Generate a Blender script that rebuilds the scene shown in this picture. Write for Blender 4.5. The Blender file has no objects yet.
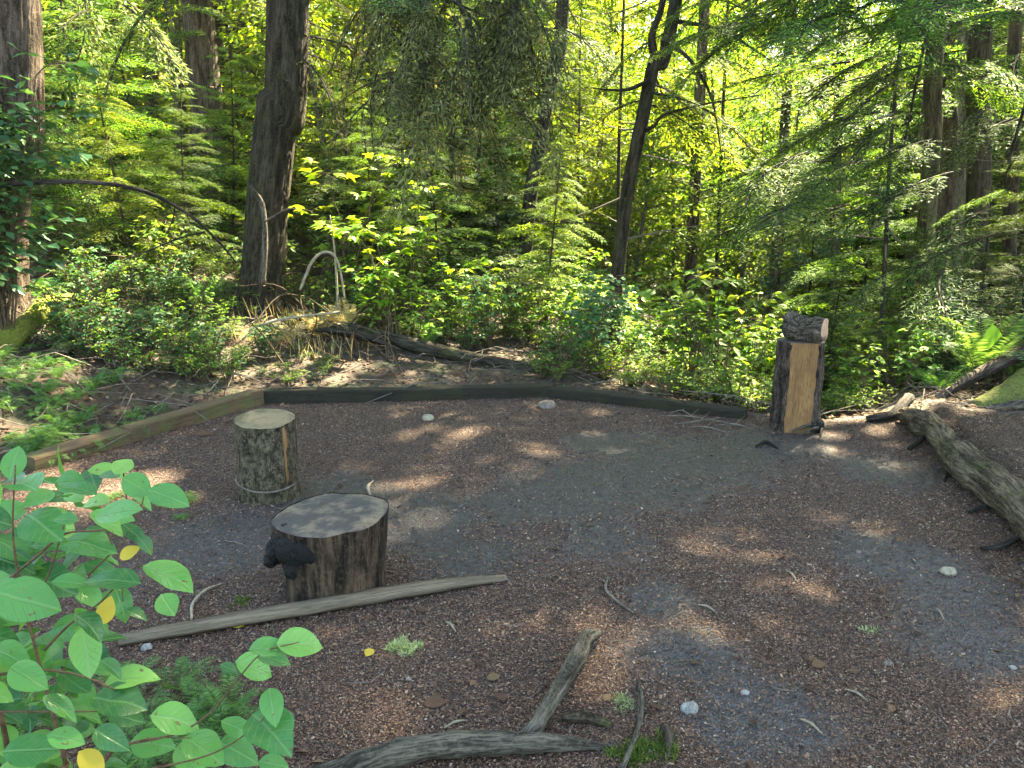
import bpy, math, random
import numpy as np
from mathutils import Vector
R = math.radians
rng = np.random.default_rng(11)
random.seed(5)
sc = bpy.context.scene
COL = sc.collection

# ------------------------------------------------------------------ camera
PITCH, F, CH = 12.5, 790.0, 1.6
cam = bpy.data.cameras.new('camera'); co = bpy.data.objects.new('camera', cam); COL.objects.link(co)
co.location = (0, 0, CH); co.rotation_euler = (R(90 - PITCH), 0, 0)
cam.sensor_width = 36; cam.lens = F / 1024 * 36; cam.clip_start = 0.05; cam.clip_end = 2000
sc.camera = co
CP, SP = math.cos(R(PITCH)), math.sin(R(PITCH))

def ray(px, py):
    u, v = (px - 512) / F, (384 - py) / F
    return np.array([u, CP + SP * v, -SP + CP * v])
def at_y(px, py, D):            # the point at distance D ahead seen at that pixel
    d = ray(px, py); return np.array([0, 0, CH]) + d * (D / d[1])
def at_z(px, py, z=0.0):
    d = ray(px, py); return np.array([0, 0, CH]) + d * ((z - CH) / d[2])

SUN_AZ, SUN_EL = 38.0, 50.0     # azimuth to the right of straight ahead
SUN = np.array([math.sin(R(SUN_AZ)) * math.cos(R(SUN_EL)), math.cos(R(SUN_AZ)) * math.cos(R(SUN_EL)), math.sin(R(SUN_EL))])

# ------------------------------------------------------------------ noise
def _hash(i, s):
    h = np.sin(i[..., 0] * 127.1 + i[..., 1] * 311.7 + i[..., 2] * 74.7 + s * 19.19) * 43758.5453
    return h - np.floor(h)
def vnoise(P, s=0.0):
    P = np.asarray(P, float); i = np.floor(P); f = P - i; f = f * f * (3 - 2 * f)
    out = 0
    for dx in (0, 1):
        for dy in (0, 1):
            for dz in (0, 1):
                w = (f[..., 0] if dx else 1 - f[..., 0]) * (f[..., 1] if dy else 1 - f[..., 1]) * (f[..., 2] if dz else 1 - f[..., 2])
                out = out + w * _hash(i + np.array([dx, dy, dz]), s)
    return out * 2 - 1
def fbm(P, s=0.0, o=4):
    P = np.asarray(P, float); a, t = 1.0, 0
    for k in range(o):
        t = t + a * vnoise(P * 2 ** k, s + k * 7.3); a *= 0.5
    return t / 1.9
def fbm2(x, y, sc_, s=0.0, o=4):
    return fbm(np.stack([x * sc_, y * sc_, np.zeros_like(x) + 0.37], -1), s, o)
def sstep(a, b, x):
    t = np.clip((x - a) / (b - a), 0, 1); return t * t * (3 - 2 * t)

# ------------------------------------------------------------------ terrain
_az = [-180, -110, -70, -45, -33, -18, -8, 2.8, 10, 16.4, 21, 26, 33, 60, 110, 180]
_re = [3.0, 3.0, 3.6, 4.9, 5.6, 6.9, 7.0, 7.0, 6.7, 6.45, 6.2, 6.7, 6.6, 6.0, 3.5, 3.0]
_sl = [0, 0, .12, .26, .28, .25, .10, .03, -.16, -.30, -.32, -.22, -.06, .02, 0, 0]
_cap = [.2, .2, .8, 1.2, 1.3, 1.2, .8, .3, -1.2, -2.4, -2.6, -2.0, -.8, .3, .2, .2]
def edge_r(az): return np.interp(az, _az, _re)
LOGA, LOGB = at_z(908, 414, .1), at_z(1052, 540, .1)
def H(x, y):
    x = np.asarray(x, float); y = np.asarray(y, float)
    az = np.degrees(np.arctan2(x, y)); r = np.hypot(x, y)
    d = np.maximum(r - edge_r(az) - .1, 0)
    sl = np.interp(az, _az, _sl); cap = np.interp(az, _az, _cap)
    up = np.where(np.abs(cap) > 1e-3, cap * (1 - np.exp(-np.abs(sl / np.where(np.abs(cap) > 1e-3, cap, 1)) * d)), 0)
    far = 8 * sstep(24, 60, r) + 14 * sstep(50, 120, r)
    far = far * np.where(np.abs(az) < 100, 1, .3)
    out = sstep(0, 1.2, d)
    n = fbm2(x, y, .55, 3) * .16 * out + fbm2(x, y, 2.1, 5) * .05 * out
    inside = (fbm2(x, y, 1.3, 8) * .018 + fbm2(x, y, 5, 9) * .006) * (1 - out)
    # soil banked behind the fallen log on the right
    t = (LOGA[1] - y) / (LOGA[1] - LOGB[1]); lx = LOGA[0] + (LOGB[0] - LOGA[0]) * t
    mound = .14 * sstep(-.02, .35, x - lx) * sstep(8.5, 6.6, y) * sstep(1.0, 3.0, y)
    return up + far + n + inside + mound
def h1(x, y): return float(H(np.array([x]), np.array([y]))[0])
def ground_at(px, D):           # ground point seen in that column at distance D
    x = (px - 512) / F * D
    for _ in range(4):
        z = h1(x, D); depth = D * CP - (z - CH) * SP; x = (px - 512) / F * depth
    return np.array([x, D, h1(x, D)])
BLOB = [(690, 455, .7), (620, 480, .55), (760, 445, .5), (560, 500, .5), (690, 652, .22), (765, 722, .25), (955, 600, .3), (985, 640, .3),
        (330, 500, .45), (420, 520, .4), (230, 540, .5), (480, 560, .3), (880, 470, .4), (610, 445, .4), (900, 560, .3), (600, 540, .35), (660, 600, .18)]
BLOBW = [(at_z(a, b), r) for a, b, r in BLOB]
def mud(x, y):
    m = np.zeros_like(x)
    for p, r in BLOBW:
        m = np.maximum(m, np.exp(-(((x - p[0]) ** 2 + (y - p[1]) ** 2) / (r * r))))
    return np.clip(m * 1.0 + fbm2(x, y, 1.7, 21) * .42 + fbm2(x, y, 6, 22) * .34 + fbm2(x, y, 17, 23) * .22 - .08, 0, 1)

# ------------------------------------------------------------------ mesh helpers
GC = {}                          # grain coordinates that go with a shape: girth and length
class MB:
    def __init__(s): s.V = []; s.F = []; s.n = 0; s.g = []
    def add(s, V, Fc, m=0, g=None):
        g = GC[id(V)][1] if g is None and id(V) in GC else g
        V = np.asarray(V, float).reshape(-1, 3)
        if not isinstance(Fc, list): Fc = [Fc]
        for f in Fc:
            f = np.asarray(f, int)
            if f.size: s.F.append((f + s.n, m))
        s.V.append(V); s.g.append(V if g is None or len(g) != len(V) else g); s.n += len(V); return s
    def build(s, name, mats, parent=None, smooth=False, loc=None):
        if not isinstance(mats, (list, tuple)): mats = [mats]
        V = np.concatenate(s.V)
        if loc is not None: V = V - np.asarray(loc)
        me = bpy.data.meshes.new(name)
        me.vertices.add(len(V)); me.vertices.foreach_set('co', V.astype(np.float32).ravel())
        loops = np.concatenate([f.ravel() for f, _ in s.F])
        tot = np.concatenate([np.full(len(f), f.shape[1]) for f, _ in s.F])
        mi = np.concatenate([np.full(len(f), m) for f, m in s.F])
        start = np.concatenate([[0], np.cumsum(tot)[:-1]])
        me.loops.add(len(loops)); me.loops.foreach_set('vertex_index', loops.astype(np.int32))
        me.polygons.add(len(tot)); me.polygons.foreach_set('loop_start', start.astype(np.int32))
        me.polygons.foreach_set('material_index', mi.astype(np.int32))
        me.polygons.foreach_set('use_smooth', np.full(len(tot), smooth))
        for m in mats: me.materials.append(m)
        me.update(calc_edges=True)
        if any(m.get('grain') for m in mats):
            at = me.attributes.new('grain', 'FLOAT_VECTOR', 'POINT'); at.data.foreach_set('vector', np.concatenate(s.g).astype(np.float32).ravel())
        me.validate()
        o = bpy.data.objects.new(name, me); COL.objects.link(o)
        if loc is not None: o.location = loc
        if parent is not None: o.parent = parent
        return o
def tag(o, label=None, cat=None, group=None, kind=None):
    if label: o['label'] = label
    if cat: o['category'] = cat
    if group: o['group'] = group
    if kind: o['kind'] = kind
    return o
def thing(name, loc, label, cat, group=None, rz=0.0):
    o = bpy.data.objects.new(name, None); COL.objects.link(o); o.empty_display_size = .1
    o.location = loc; o.rotation_euler = (0, 0, rz); return tag(o, label, cat, group)
def copy_thing(src, loc, rz, s, label, group=None):
    c = src.copy(); COL.objects.link(c); c.location = loc; c.rotation_euler = (random.uniform(-.05, .05), random.uniform(-.05, .05), rz); c.scale = (s, s, s * random.uniform(.95, 1.1))
    c['label'] = label
    if group: c['group'] = group
    for ch in src.children:
        d = ch.copy(); COL.objects.link(d); d.parent = c
    return c

def tube(P, rad, n=10, bump=0.0, bs=6.0, seed=0, cap=True, flat=1.0, furrow=0.0):
    """a tapering tube along the points P; bump roughens its girth"""
    P = np.asarray(P, float); rad = np.broadcast_to(np.asarray(rad, float), (len(P),))
    T = np.gradient(P, axis=0); T /= np.linalg.norm(T, axis=1)[:, None] + 1e-9
    ref = np.array([0, 0, 1.0]) if abs(T[0, 2]) < .8 else np.array([0, 1.0, 0])
    U = np.zeros_like(P); W = np.zeros_like(P); u = np.cross(T[0], ref); u /= np.linalg.norm(u)
    for i in range(len(P)):
        u = u - T[i] * np.dot(u, T[i]); u /= np.linalg.norm(u); U[i] = u; W[i] = np.cross(T[i], u)
    a = np.linspace(0, 2 * np.pi, n, endpoint=False)
    V = P[:, None, :] + rad[:, None, None] * (np.cos(a)[None, :, None] * U[:, None, :] + flat * np.sin(a)[None, :, None] * W[:, None, :])
    arc = np.concatenate([[0], np.cumsum(np.linalg.norm(np.diff(P, axis=0), axis=1))]); one = np.ones((len(P), n))
    g = np.stack([rad[:, None] * np.cos(a)[None] + seed * .7, rad[:, None] * np.sin(a)[None] + seed * .3, arc[:, None] * one], -1)
    if bump:
        k = fbm(V * bs, seed, 3) * bump
        if furrow:
            fz = fbm(g * np.array([34, 34, 4.5]) + seed, seed + 3, 3); k = k - np.abs(fz) * furrow + furrow * .25
        V = P[:, None, :] + (V - P[:, None, :]) * (1 + k[..., None])
    m = len(P); V = V.reshape(-1, 3); g = g.reshape(-1, 3)
    i = np.arange(m - 1)[:, None] * n; j = np.arange(n)[None, :]; j2 = (j + 1) % n
    Q = np.stack([i + j, i + j2, i + n + j2, i + n + j], -1).reshape(-1, 4)
    Fs = [Q]
    if cap:
        c0, c1 = len(V), len(V) + 1
        V = np.vstack([V, P[0], P[-1]]); g = np.vstack([g, g[:n].mean(0), g[-n:].mean(0)])
        jj = np.arange(n); j2 = (jj + 1) % n
        Fs.append(np.stack([np.full(n, c0), j2, jj], -1)); Fs.append(np.stack([np.full(n, c1), (m - 1) * n + jj, (m - 1) * n + j2], -1))
    if n >= 5: GC[id(V)] = (V, g)
    return V, Fs
def spline(pts, k=8):
    """Catmull-Rom through the points"""
    P = np.asarray(pts, float); P = np.vstack([2 * P[0] - P[1], P, 2 * P[-1] - P[-2]]); out = []
    for i in range(1, len(P) - 2):
        for t in np.linspace(0, 1, k, endpoint=False):
            a, b, c, d = P[i - 1:i + 3]
            out.append(.5 * (2 * b + (c - a) * t + (2 * a - 5 * b + 4 * c - d) * t * t + (3 * b - a - 3 * c + d) * t ** 3))
    out.append(P[-2]); return np.array(out)
def frames(X, N):
    """rotation matrices whose x axis is X and whose z axis is as near to N as can be"""
    X = X / (np.linalg.norm(X, axis=-1, keepdims=True) + 1e-9)
    Y = np.cross(N, X); Y /= np.linalg.norm(Y, axis=-1, keepdims=True) + 1e-9
    Z = np.cross(X, Y); return np.stack([X, Y, Z], -1)
def stamp(TV, TF, M, pos, s):
    """copies of the template TV, TF"""
    N, n = len(pos), len(TV); s = np.asarray(s, float)
    L = TV[None] * (s[:, None, None] if s.ndim == 1 else s[:, None, :])
    V = np.einsum('kij,knj->kni', M, L) + pos[:, None, :]
    off = (np.arange(N) * n)[:, None, None]
    Fs = [(f[None] + off).reshape(-1, f.shape[1]) for f in (TF if isinstance(TF, list) else [TF])]
    return V.reshape(-1, 3), Fs
def rz(a):
    a = np.atleast_1d(a); c, s, o = np.cos(a), np.sin(a), np.zeros_like(a)
    return np.stack([np.stack([c, -s, o], -1), np.stack([s, c, o], -1), np.stack([o, o, o + 1], -1)], 1)
def unit(v): return v / (np.linalg.norm(v, axis=-1, keepdims=True) + 1e-9)

# leaf templates, one unit long along x
KITE = (np.array([[0, 0, 0], [.38, .5, .0], [1, 0, -.06], [.38, -.5, .0]]), [np.array([[0, 3, 2, 1]])])
def leaf_tpl(n=3, w=.5, fold=.12, droop=.18, power=.8):
    xs = np.linspace(0, 1, n + 2); V = []; Fq = []; Ft = []
    for x in xs:
        hw = w * .5 * (math.sin(math.pi * x ** power) ** .8 if 0 < x < 1 else 0)
        z = -droop * x * x
        V += [[x, -hw, z + fold * hw], [x, 0, z], [x, hw, z + fold * hw]]
    for i in range(n + 1):
        a = i * 3
        Fq += [[a, a + 3, a + 4, a + 1], [a + 1, a + 4, a + 5, a + 2]]
    return np.array(V), [np.array(Fq)]
LEAF = leaf_tpl(1, .62, .25, .15, .8)
LEAF2 = leaf_tpl(9, .64, .22, .22, .88)
def maple_tpl():
    lobes = [(-125, .42), (-62, .78), (0, 1), (62, .78), (125, .42)]; pts = []
    for i, (a, l) in enumerate(lobes):
        pts.append((l * math.cos(R(a)), l * math.sin(R(a))))
        if i < 4:
            b = (a + lobes[i + 1][0]) / 2; pts.append((.38 * math.cos(R(b)), .38 * math.sin(R(b))))
    V = np.array([[.0, 0, .0]] + [[.3 + x * .7, y * .7, -.12 * (x * x + y * y)] for x, y in pts]); V = np.vstack([V, [[.3, 0, .03]]])
    c = len(V) - 1; ring = list(range(1, c)); Fs = [[c, ring[i], ring[i + 1]] for i in range(len(ring) - 1)] + [[c, ring[-1], 0], [c, 0, ring[0]]]
    return V, [np.array(Fs)]
MAPLE = maple_tpl()

# ------------------------------------------------------------------ materials
def newmat(name):
    m = bpy.data.materials.new(name); m.use_nodes = True; nt = m.node_tree; nt.nodes.clear()
    out = nt.nodes.new('ShaderNodeOutputMaterial'); return m, nt, out
def N(nt, t, **kw):
    n = nt.nodes.new(t)
    for k, v in kw.items():
        if k.startswith('i_'): n.inputs[k[2:].replace('_', ' ')].default_value = v
        else: setattr(n, k, v)
    return n
def ramp(nt, fac, stops, interp='LINEAR'):
    r = N(nt, 'ShaderNodeValToRGB'); r.color_ramp.interpolation = interp; e = r.color_ramp.elements
    while len(e) < len(stops): e.new(.5)
    for x, (p, c) in zip(e, stops): x.position = p; x.color = (*c, 1)
    nt.links.new(fac, r.inputs['Fac']); return r.outputs['Color']
def mixc(nt, fac, a, b, mode='MIX'):
    m = N(nt, 'ShaderNodeMix', data_type='RGBA', blend_type=mode)
    for sock, v in ((m.inputs[0], fac), (m.inputs[6], a), (m.inputs[7], b)):
        if isinstance(v, (int, float)): sock.default_value = v
        elif isinstance(v, tuple): sock.default_value = (*v, 1)
        else: nt.links.new(v, sock)
    return m.outputs[2]
def math_(nt, op, a, b=None, c=None):
    m = N(nt, 'ShaderNodeMath', operation=op)
    for s, v in zip(m.inputs, (a, b, c)):
        if v is None: continue
        if isinstance(v, (int, float)): s.default_value = v
        else: nt.links.new(v, s)
    return m.outputs[0]
def noise(nt, vec, scale, detail=4, rough=.6, dist=0.0):
    n = N(nt, 'ShaderNodeTexNoise'); n.inputs['Scale'].default_value = scale; n.inputs['Detail'].default_value = detail
    n.inputs['Roughness'].default_value = rough; n.inputs['Distortion'].default_value = dist
    nt.links.new(vec, n.inputs['Vector']); return n.outputs['Fac']
def objco(nt, scale=(1, 1, 1)):
    t = N(nt, 'ShaderNodeTexCoord'); m = N(nt, 'ShaderNodeMapping'); m.inputs['Scale'].default_value = scale
    nt.links.new(t.outputs['Object'], m.inputs['Vector']); return m.outputs['Vector']
def graint(nt, m, scale=(1, 1, 1)):
    m['grain'] = 1; t = N(nt, 'ShaderNodeAttribute', attribute_name='grain'); q = N(nt, 'ShaderNodeMapping'); q.inputs['Scale'].default_value = scale
    nt.links.new(t.outputs['Vector'], q.inputs['Vector']); return q.outputs['Vector']
def bumpn(nt, h, strength=.5, dist=.02, normal=None):
    b = N(nt, 'ShaderNodeBump'); b.inputs['Strength'].default_value = strength; b.inputs['Distance'].default_value = dist
    nt.links.new(h, b.inputs['Height'])
    if normal: nt.links.new(normal, b.inputs['Normal'])
    return b.outputs['Normal']
def principled(nt, out, col, rough=.8, normal=None, spec=.3):
    p = N(nt, 'ShaderNodeBsdfPrincipled')
    p.inputs['Specular IOR Level'].default_value = spec
    if isinstance(col, tuple): p.inputs['Base Color'].default_value = (*col, 1)
    else: nt.links.new(col, p.inputs['Base Color'])
    if isinstance(rough, (int, float)): p.inputs['Roughness'].default_value = rough
    else: nt.links.new(rough, p.inputs['Roughness'])
    if normal: nt.links.new(normal, p.inputs['Normal'])
    nt.links.new(p.outputs[0], out.inputs['Surface']); return p

def leaf_mat(name, stops, trans=.45, rough=.5, spec=.35, tgain=(1.7, 1.5, .7), objvar=.25, veins=False):
    """leaf: every leaf its own tint, light shines through it"""
    m, nt, out = newmat(name)
    g = N(nt, 'ShaderNodeNewGeometry'); oi = N(nt, 'ShaderNodeObjectInfo')
    c = ramp(nt, g.outputs['Random Per Island'], stops)
    v = math_(nt, 'MULTIPLY_ADD', oi.outputs['Random'], objvar * 2, 1 - objvar)
    hs = N(nt, 'ShaderNodeHueSaturation'); nt.links.new(v, hs.inputs['Value']); nt.links.new(c, hs.inputs['Color'])
    hh = math_(nt, 'MULTIPLY_ADD', oi.outputs['Random'], .03, .487); nt.links.new(hh, hs.inputs['Hue'])
    c = hs.outputs['Color']
    nrm = None
    if veins:                        # midrib and side veins in the leaf's own coordinates
        sx = N(nt, 'ShaderNodeSeparateXYZ'); nt.links.new(graint(nt, m), sx.inputs[0]); ay = math_(nt, 'ABSOLUTE', sx.outputs[1])
        u = math_(nt, 'FRACT', math_(nt, 'MULTIPLY', math_(nt, 'SUBTRACT', sx.outputs[0], math_(nt, 'MULTIPLY', ay, 1.1)), 6.5)); u = math_(nt, 'ABSOLUTE', math_(nt, 'SUBTRACT', u, .5))
        rib = math_(nt, 'MAXIMUM', ramp(nt, ay, [(.008, (1, 1, 1)), (.03, (0, 0, 0))]), math_(nt, 'MULTIPLY', ramp(nt, u, [(.0, (1, 1, 1)), (.09, (0, 0, 0))]), .5))
        nz = noise(nt, objco(nt), 45, 5, .7); c = mixc(nt, math_(nt, 'MULTIPLY', ramp(nt, nz, [(.45, (0, 0, 0)), (.75, (1, 1, 1))]), .45), c, (.16, .26, .06)); c = mixc(nt, math_(nt, 'MULTIPLY', rib, .4), c, (.2, .34, .12))
        sp_ = noise(nt, objco(nt), 85, 2, .5); c = mixc(nt, ramp(nt, sp_, [(.68, (0, 0, 0)), (.72, (1, 1, 1))]), c, (.13, .10, .03))
        nrm = bumpn(nt, math_(nt, 'SUBTRACT', math_(nt, 'MULTIPLY', nz, .6), rib), .5, .003)
    p = N(nt, 'ShaderNodeBsdfPrincipled'); p.inputs['Roughness'].default_value = rough; p.inputs['Specular IOR Level'].default_value = spec
    nt.links.new(c, p.inputs['Base Color'])
    if nrm: nt.links.new(nrm, p.inputs['Normal'])
    t = N(nt, 'ShaderNodeBsdfTranslucent'); nt.links.new(mixc(nt, 1.0, c, tgain, 'MULTIPLY'), t.inputs['Color'])
    mx = N(nt, 'ShaderNodeMixShader'); mx.inputs[0].default_value = trans
    nt.links.new(p.outputs[0], mx.inputs[1]); nt.links.new(t.outputs[0], mx.inputs[2]); nt.links.new(mx.outputs[0], out.inputs['Surface'])
    return m
def bark_mat(name, dark, light, moss=.3, mosscol=(.06, .09, .015), zs=.18, sc_=14, bump=.9, rough=.9):
    m, nt, out = newmat(name)
    co_ = graint(nt, m, (1, 1, zs)); fine = graint(nt, m)
    n1 = noise(nt, co_, sc_, 8, .68, .15); n2 = noise(nt, fine, 55, 5, .7); n3 = noise(nt, fine, 4.5, 8, .75); n4 = noise(nt, co_, sc_ * 4, 4, .7)
    c = ramp(nt, n1, [(.36, tuple(x * .22 for x in dark)), (.46, dark), (.62, light)])
    c = mixc(nt, ramp(nt, n4, [(.38, (1, 1, 1)), (.55, (0, 0, 0))]), c, mixc(nt, .65, c, tuple(x * .3 for x in dark)))
    c = mixc(nt, ramp(nt, n2, [(.5, (0, 0, 0)), (.75, (1, 1, 1))]), c, mixc(nt, .5, c, tuple(min(x * 1.5, .6) for x in light)))
    mm = math_(nt, 'ADD', n3, math_(nt, 'MULTIPLY_ADD', n2, .5, -.25))
    mk = ramp(nt, mm, [(.64 - moss * .4, (0, 0, 0)), (.86 - moss * .4, (1, 1, 1))])
    c = mixc(nt, mk, c, mixc(nt, n2, tuple(x * .4 for x in mosscol), tuple(x * 1.7 for x in mosscol)))
    hgt = math_(nt, 'ADD', n1, math_(nt, 'ADD', math_(nt, 'MULTIPLY', n2, .35), math_(nt, 'MULTIPLY', n4, .4)))
    principled(nt, out, c, rough, bumpn(nt, hgt, bump, .035), .15); return m
def wood_mat(name, dark, light, scale=(1, 1, 1), sc_=20, bump=.5, rough=.8, stain=None):
    m, nt, out = newmat(name)
    co_ = graint(nt, m, scale); n1 = noise(nt, co_, sc_, 8, .7, .1); n2 = noise(nt, graint(nt, m), 7, 6, .7); n3 = noise(nt, co_, sc_ * 5, 4, .7)
    c = ramp(nt, n1, [(.32, dark), (.66, light)])
    c = mixc(nt, ramp(nt, n3, [(.36, (1, 1, 1)), (.5, (0, 0, 0))]), c, mixc(nt, .6, c, tuple(x * .35 for x in dark)))
    if stain: c = mixc(nt, ramp(nt, n2, [(.48, (0, 0, 0)), (.62, (1, 1, 1))]), c, stain)
    principled(nt, out, c, rough, bumpn(nt, math_(nt, 'ADD', n1, math_(nt, 'MULTIPLY', n3, .4)), bump, .01), .2); return m
def ring_mat(name, a, b, crack=(.05, .035, .025), stain=None, dirty=.4):
    m, nt, out = newmat(name)
    v = objco(nt); w = N(nt, 'ShaderNodeTexWave', wave_type='RINGS', rings_direction='Z'); w.inputs['Scale'].default_value = 34
    w.inputs['Distortion'].default_value = 2.2; w.inputs['Detail'].default_value = 3; nt.links.new(v, w.inputs['Vector'])
    n2 = noise(nt, v, 9, 5, .65); n3 = noise(nt, v, 60, 3)
    c = mixc(nt, math_(nt, 'MULTIPLY', w.outputs['Fac'], .4), b, a)
    sx = N(nt, 'ShaderNodeSeparateXYZ'); nt.links.new(v, sx.inputs[0]); an = math_(nt, 'ARCTAN2', sx.outputs[1], sx.outputs[0]); wob = noise(nt, v, 14, 4, .7); big = noise(nt, v, 3.5, 2, .5)
    fr = math_(nt, 'ABSOLUTE', math_(nt, 'SUBTRACT', math_(nt, 'FRACT', math_(nt, 'ADD', math_(nt, 'MULTIPLY', an, 1.75), math_(nt, 'MULTIPLY', wob, 1.1))), .5))
    ck = math_(nt, 'MULTIPLY', ramp(nt, fr, [(.0, (1, 1, 1)), (.035, (0, 0, 0))]), ramp(nt, big, [(.42, (0, 0, 0)), (.55, (1, 1, 1))]))
    c = mixc(nt, math_(nt, 'MULTIPLY', n3, .5), c, mixc(nt, .5, c, crack))
    if stain: c = mixc(nt, ramp(nt, n2, [(.6 - dirty * .4, (0, 0, 0)), (.68 - dirty * .3, (1, 1, 1))]), c, stain)
    c = mixc(nt, math_(nt, 'MULTIPLY', ck, .85), c, tuple(x * .3 for x in crack))
    principled(nt, out, c, .75, bumpn(nt, math_(nt, 'SUBTRACT', math_(nt, 'ADD', w.outputs['Fac'], n3), math_(nt, 'MULTIPLY', ck, 4)), .3, .004), .25); return m

M = {}
M['hem'] = leaf_mat('hemlock_needles', [(0, (.022, .058, .016)), (.6, (.06, .12, .026)), (1, (.125, .19, .035))], .38, .6, .12)
M['hemfresh'] = leaf_mat('fresh_needles', [(0, (.04, .10, .02)), (.6, (.10, .195, .03)), (1, (.19, .28, .045))], .42, .6, .12)
M['cedar'] = leaf_mat('cedar_sprays', [(0, (.035, .09, .014)), (.5, (.11, .19, .028)), (1, (.22, .27, .04))], .45, .6, .12)
M['lichen'] = leaf_mat('lichen_twigs', [(0, (0.058, 0.065, 0.026)), (.6, (0.117, 0.130, 0.046)), (1, (0.195, 0.189, 0.078))], .3, .9, .05)
M['blue'] = leaf_mat('bluish_needles', [(0, (0.026, 0.090, 0.060)), (.6, (0.060, 0.150, 0.090)), (1, (0.096, 0.204, 0.108))], .35, .6, .12)
M['shrub'] = leaf_mat('shrub_leaves', [(0, (.045, .12, .018)), (.6, (.11, .205, .028)), (.93, (.18, .27, .04)), (1, (.3, .3, .05))], .48, .6, .15)
M['shrubdk'] = leaf_mat('dark_shrub_leaves', [(0, (0.027, 0.074, 0.034)), (.7, (0.061, 0.149, 0.054)), (1, (0.108, 0.216, 0.068))], .35, .5, .22)
M['maple'] = leaf_mat('maple_leaves', [(0, (.10, .19, .014)), (.7, (.19, .29, .022)), (1, (.29, .34, .035))], .5, .5, .3)
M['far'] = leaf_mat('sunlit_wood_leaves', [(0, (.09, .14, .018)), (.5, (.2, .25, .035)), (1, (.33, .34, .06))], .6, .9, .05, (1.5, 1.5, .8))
M['salal'] = leaf_mat('leathery_leaves', [(0, (.02, .095, .025)), (.45, (.06, .205, .045)), (.8, (.115, .30, .06)), (1, (.2, .38, .08))], .36, .3, .45, (1.8, 1.5, .6), .05, True)
M['yellow'] = leaf_mat('yellow_leaves', [(0, (.5, .36, .03)), (1, (.6, .5, .06))], .4, .5, .3, (1.2, 1.1, .6), .1)
M['fern'] = leaf_mat('fern_fronds', [(0, (.05, .12, .03)), (.6, (.09, .19, .05)), (1, (.14, .25, .07))], .4, .55, .25)
M['dry'] = leaf_mat('dry_fronds', [(0, (.20, .14, .065)), (.5, (.36, .29, .15)), (1, (.48, .42, .24))], .4, .8, .1, (1.15, 1.1, .75))
M['litter'] = leaf_mat('fallen_leaves', [(0, (.035, .02, .012)), (.5, (.09, .05, .028)), (.9, (.17, .10, .055)), (1, (.28, .2, .12))], .1, .8, .15, (1, 1, 1))
M['chips'] = leaf_mat('bark_mulch', [(0, (.015, .008, .006)), (.3, (.060, .029, .019)), (.62, (.128, .062, .040)), (.86, (.205, .112, .074)), (.97, (.27, .17, .12)), (1, (.36, .28, .21))], .0, .8, .25, (1, 1, 1), .0)
M['barkdk'] = bark_mat('dark_mossy_bark', (.024, .018, .012), (.07, .055, .038), .26, (.045, .05, .012))
M['barkbr'] = bark_mat('brown_bark', (.05, .034, .024), (.135, .10, .075), .05)
M['barkol'] = bark_mat('olive_mossy_bark', (.045, .035, .02), (.12, .10, .055), .3, (.07, .075, .02))
M['barkpale'] = bark_mat('pale_bark', (.08, .068, .05), (.19, .165, .125), .15)
M['barkblk'] = bark_mat('blackish_bark', (.028, .022, .018), (.07, .055, .045), .12)
M['stoolbark'] = bark_mat('scaly_log_bark', (.06, .046, .028), (.175, .14, .09), .16, (.075, .075, .026), .55, 30, 1.0)
M['chunkbark'] = bark_mat('grey_chunk_bark', (.055, .040, .029), (.21, .165, .125), .0, (.07, .07, .03), .5, 34, 1.0)
M['stumpbark'] = bark_mat('streaky_stump_bark', (.022, .015, .010), (.105, .068, .042), .0, zs=.09, sc_=17)
M['postbark'] = bark_mat('flaky_post_bark', (.03, .02, .016), (.12, .085, .065), .02, zs=.3, sc_=20)
M['rotten'] = bark_mat('rotten_log_wood', (.055, .038, .025), (.19, .14, .09), .3, (.085, .085, .028), .13, 22, 1.0)
M['rootmoss'] = bark_mat('root_moss', (.06, .05, .025), (.12, .10, .05), .75, (.115, .13, .026), .6, 18)
M['mossbark'] = bark_mat('thick_moss', (.06, .055, .02), (.12, .11, .05), .5, (.10, .11, .025), 1, 8)
M['mosspale'] = bark_mat('yellow_moss', (.06, .05, .025), (.12, .10, .05), .85, (.15, .165, .028), .6, 18)
M['stick'] = wood_mat('weathered_sticks', (.06, .045, .035), (.20, .16, .125), (1, 1, 1), 25, .6)
M['greystick'] = bark_mat('grey_branch_wood', (.06, .05, .037), (.17, .142, .105), .06, (.055, .065, .04), .12, 40, .8)
M['twig'] = wood_mat('thin_stems', (.05, .034, .02), (.13, .09, .05), (1, 1, 1), 12, .3)
M['paletwig'] = wood_mat('pale_twigs', (.15, .12, .08), (.34, .28, .2), (1, 1, 1), 25, .3)
M['redstem'] = wood_mat('reddish_stems', (.07, .035, .02), (.14, .09, .045), (1, 1, 1), 25, .3)
M['plank'] = wood_mat('grey_weathered_wood', (.065, .046, .032), (.20, .15, .10), (1, 1, .07), 40, .8)
M['timber'] = wood_mat('treated_timber', (.055, .034, .02), (.15, .094, .053), (.06, 1, 1), 34, .8, .85, (.085, .08, .03))
M['timberdk'] = wood_mat('dark_timber', (.008, .006, .005), (.03, .022, .014), (.06, 1, 1), 34, .8, .8, (.022, .022, .010))  # near-black brown tone over the whole timber
M['sawn'] = wood_mat('sawn_orange_wood', (.13, .065, .026), (.27, .142, .054), (1, 1, .12), 26, .5, .75, (.16, .08, .032))
M['stooltop'] = ring_mat('stool_cut_wood', (.17, .125, .07), (.22, .165, .095), stain=(.11, .09, .045), dirty=.3)
M['stumptop'] = ring_mat('stump_cut_wood', (.10, .076, .052), (.175, .132, .09), stain=(.055, .046, .04), dirty=.5)
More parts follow.
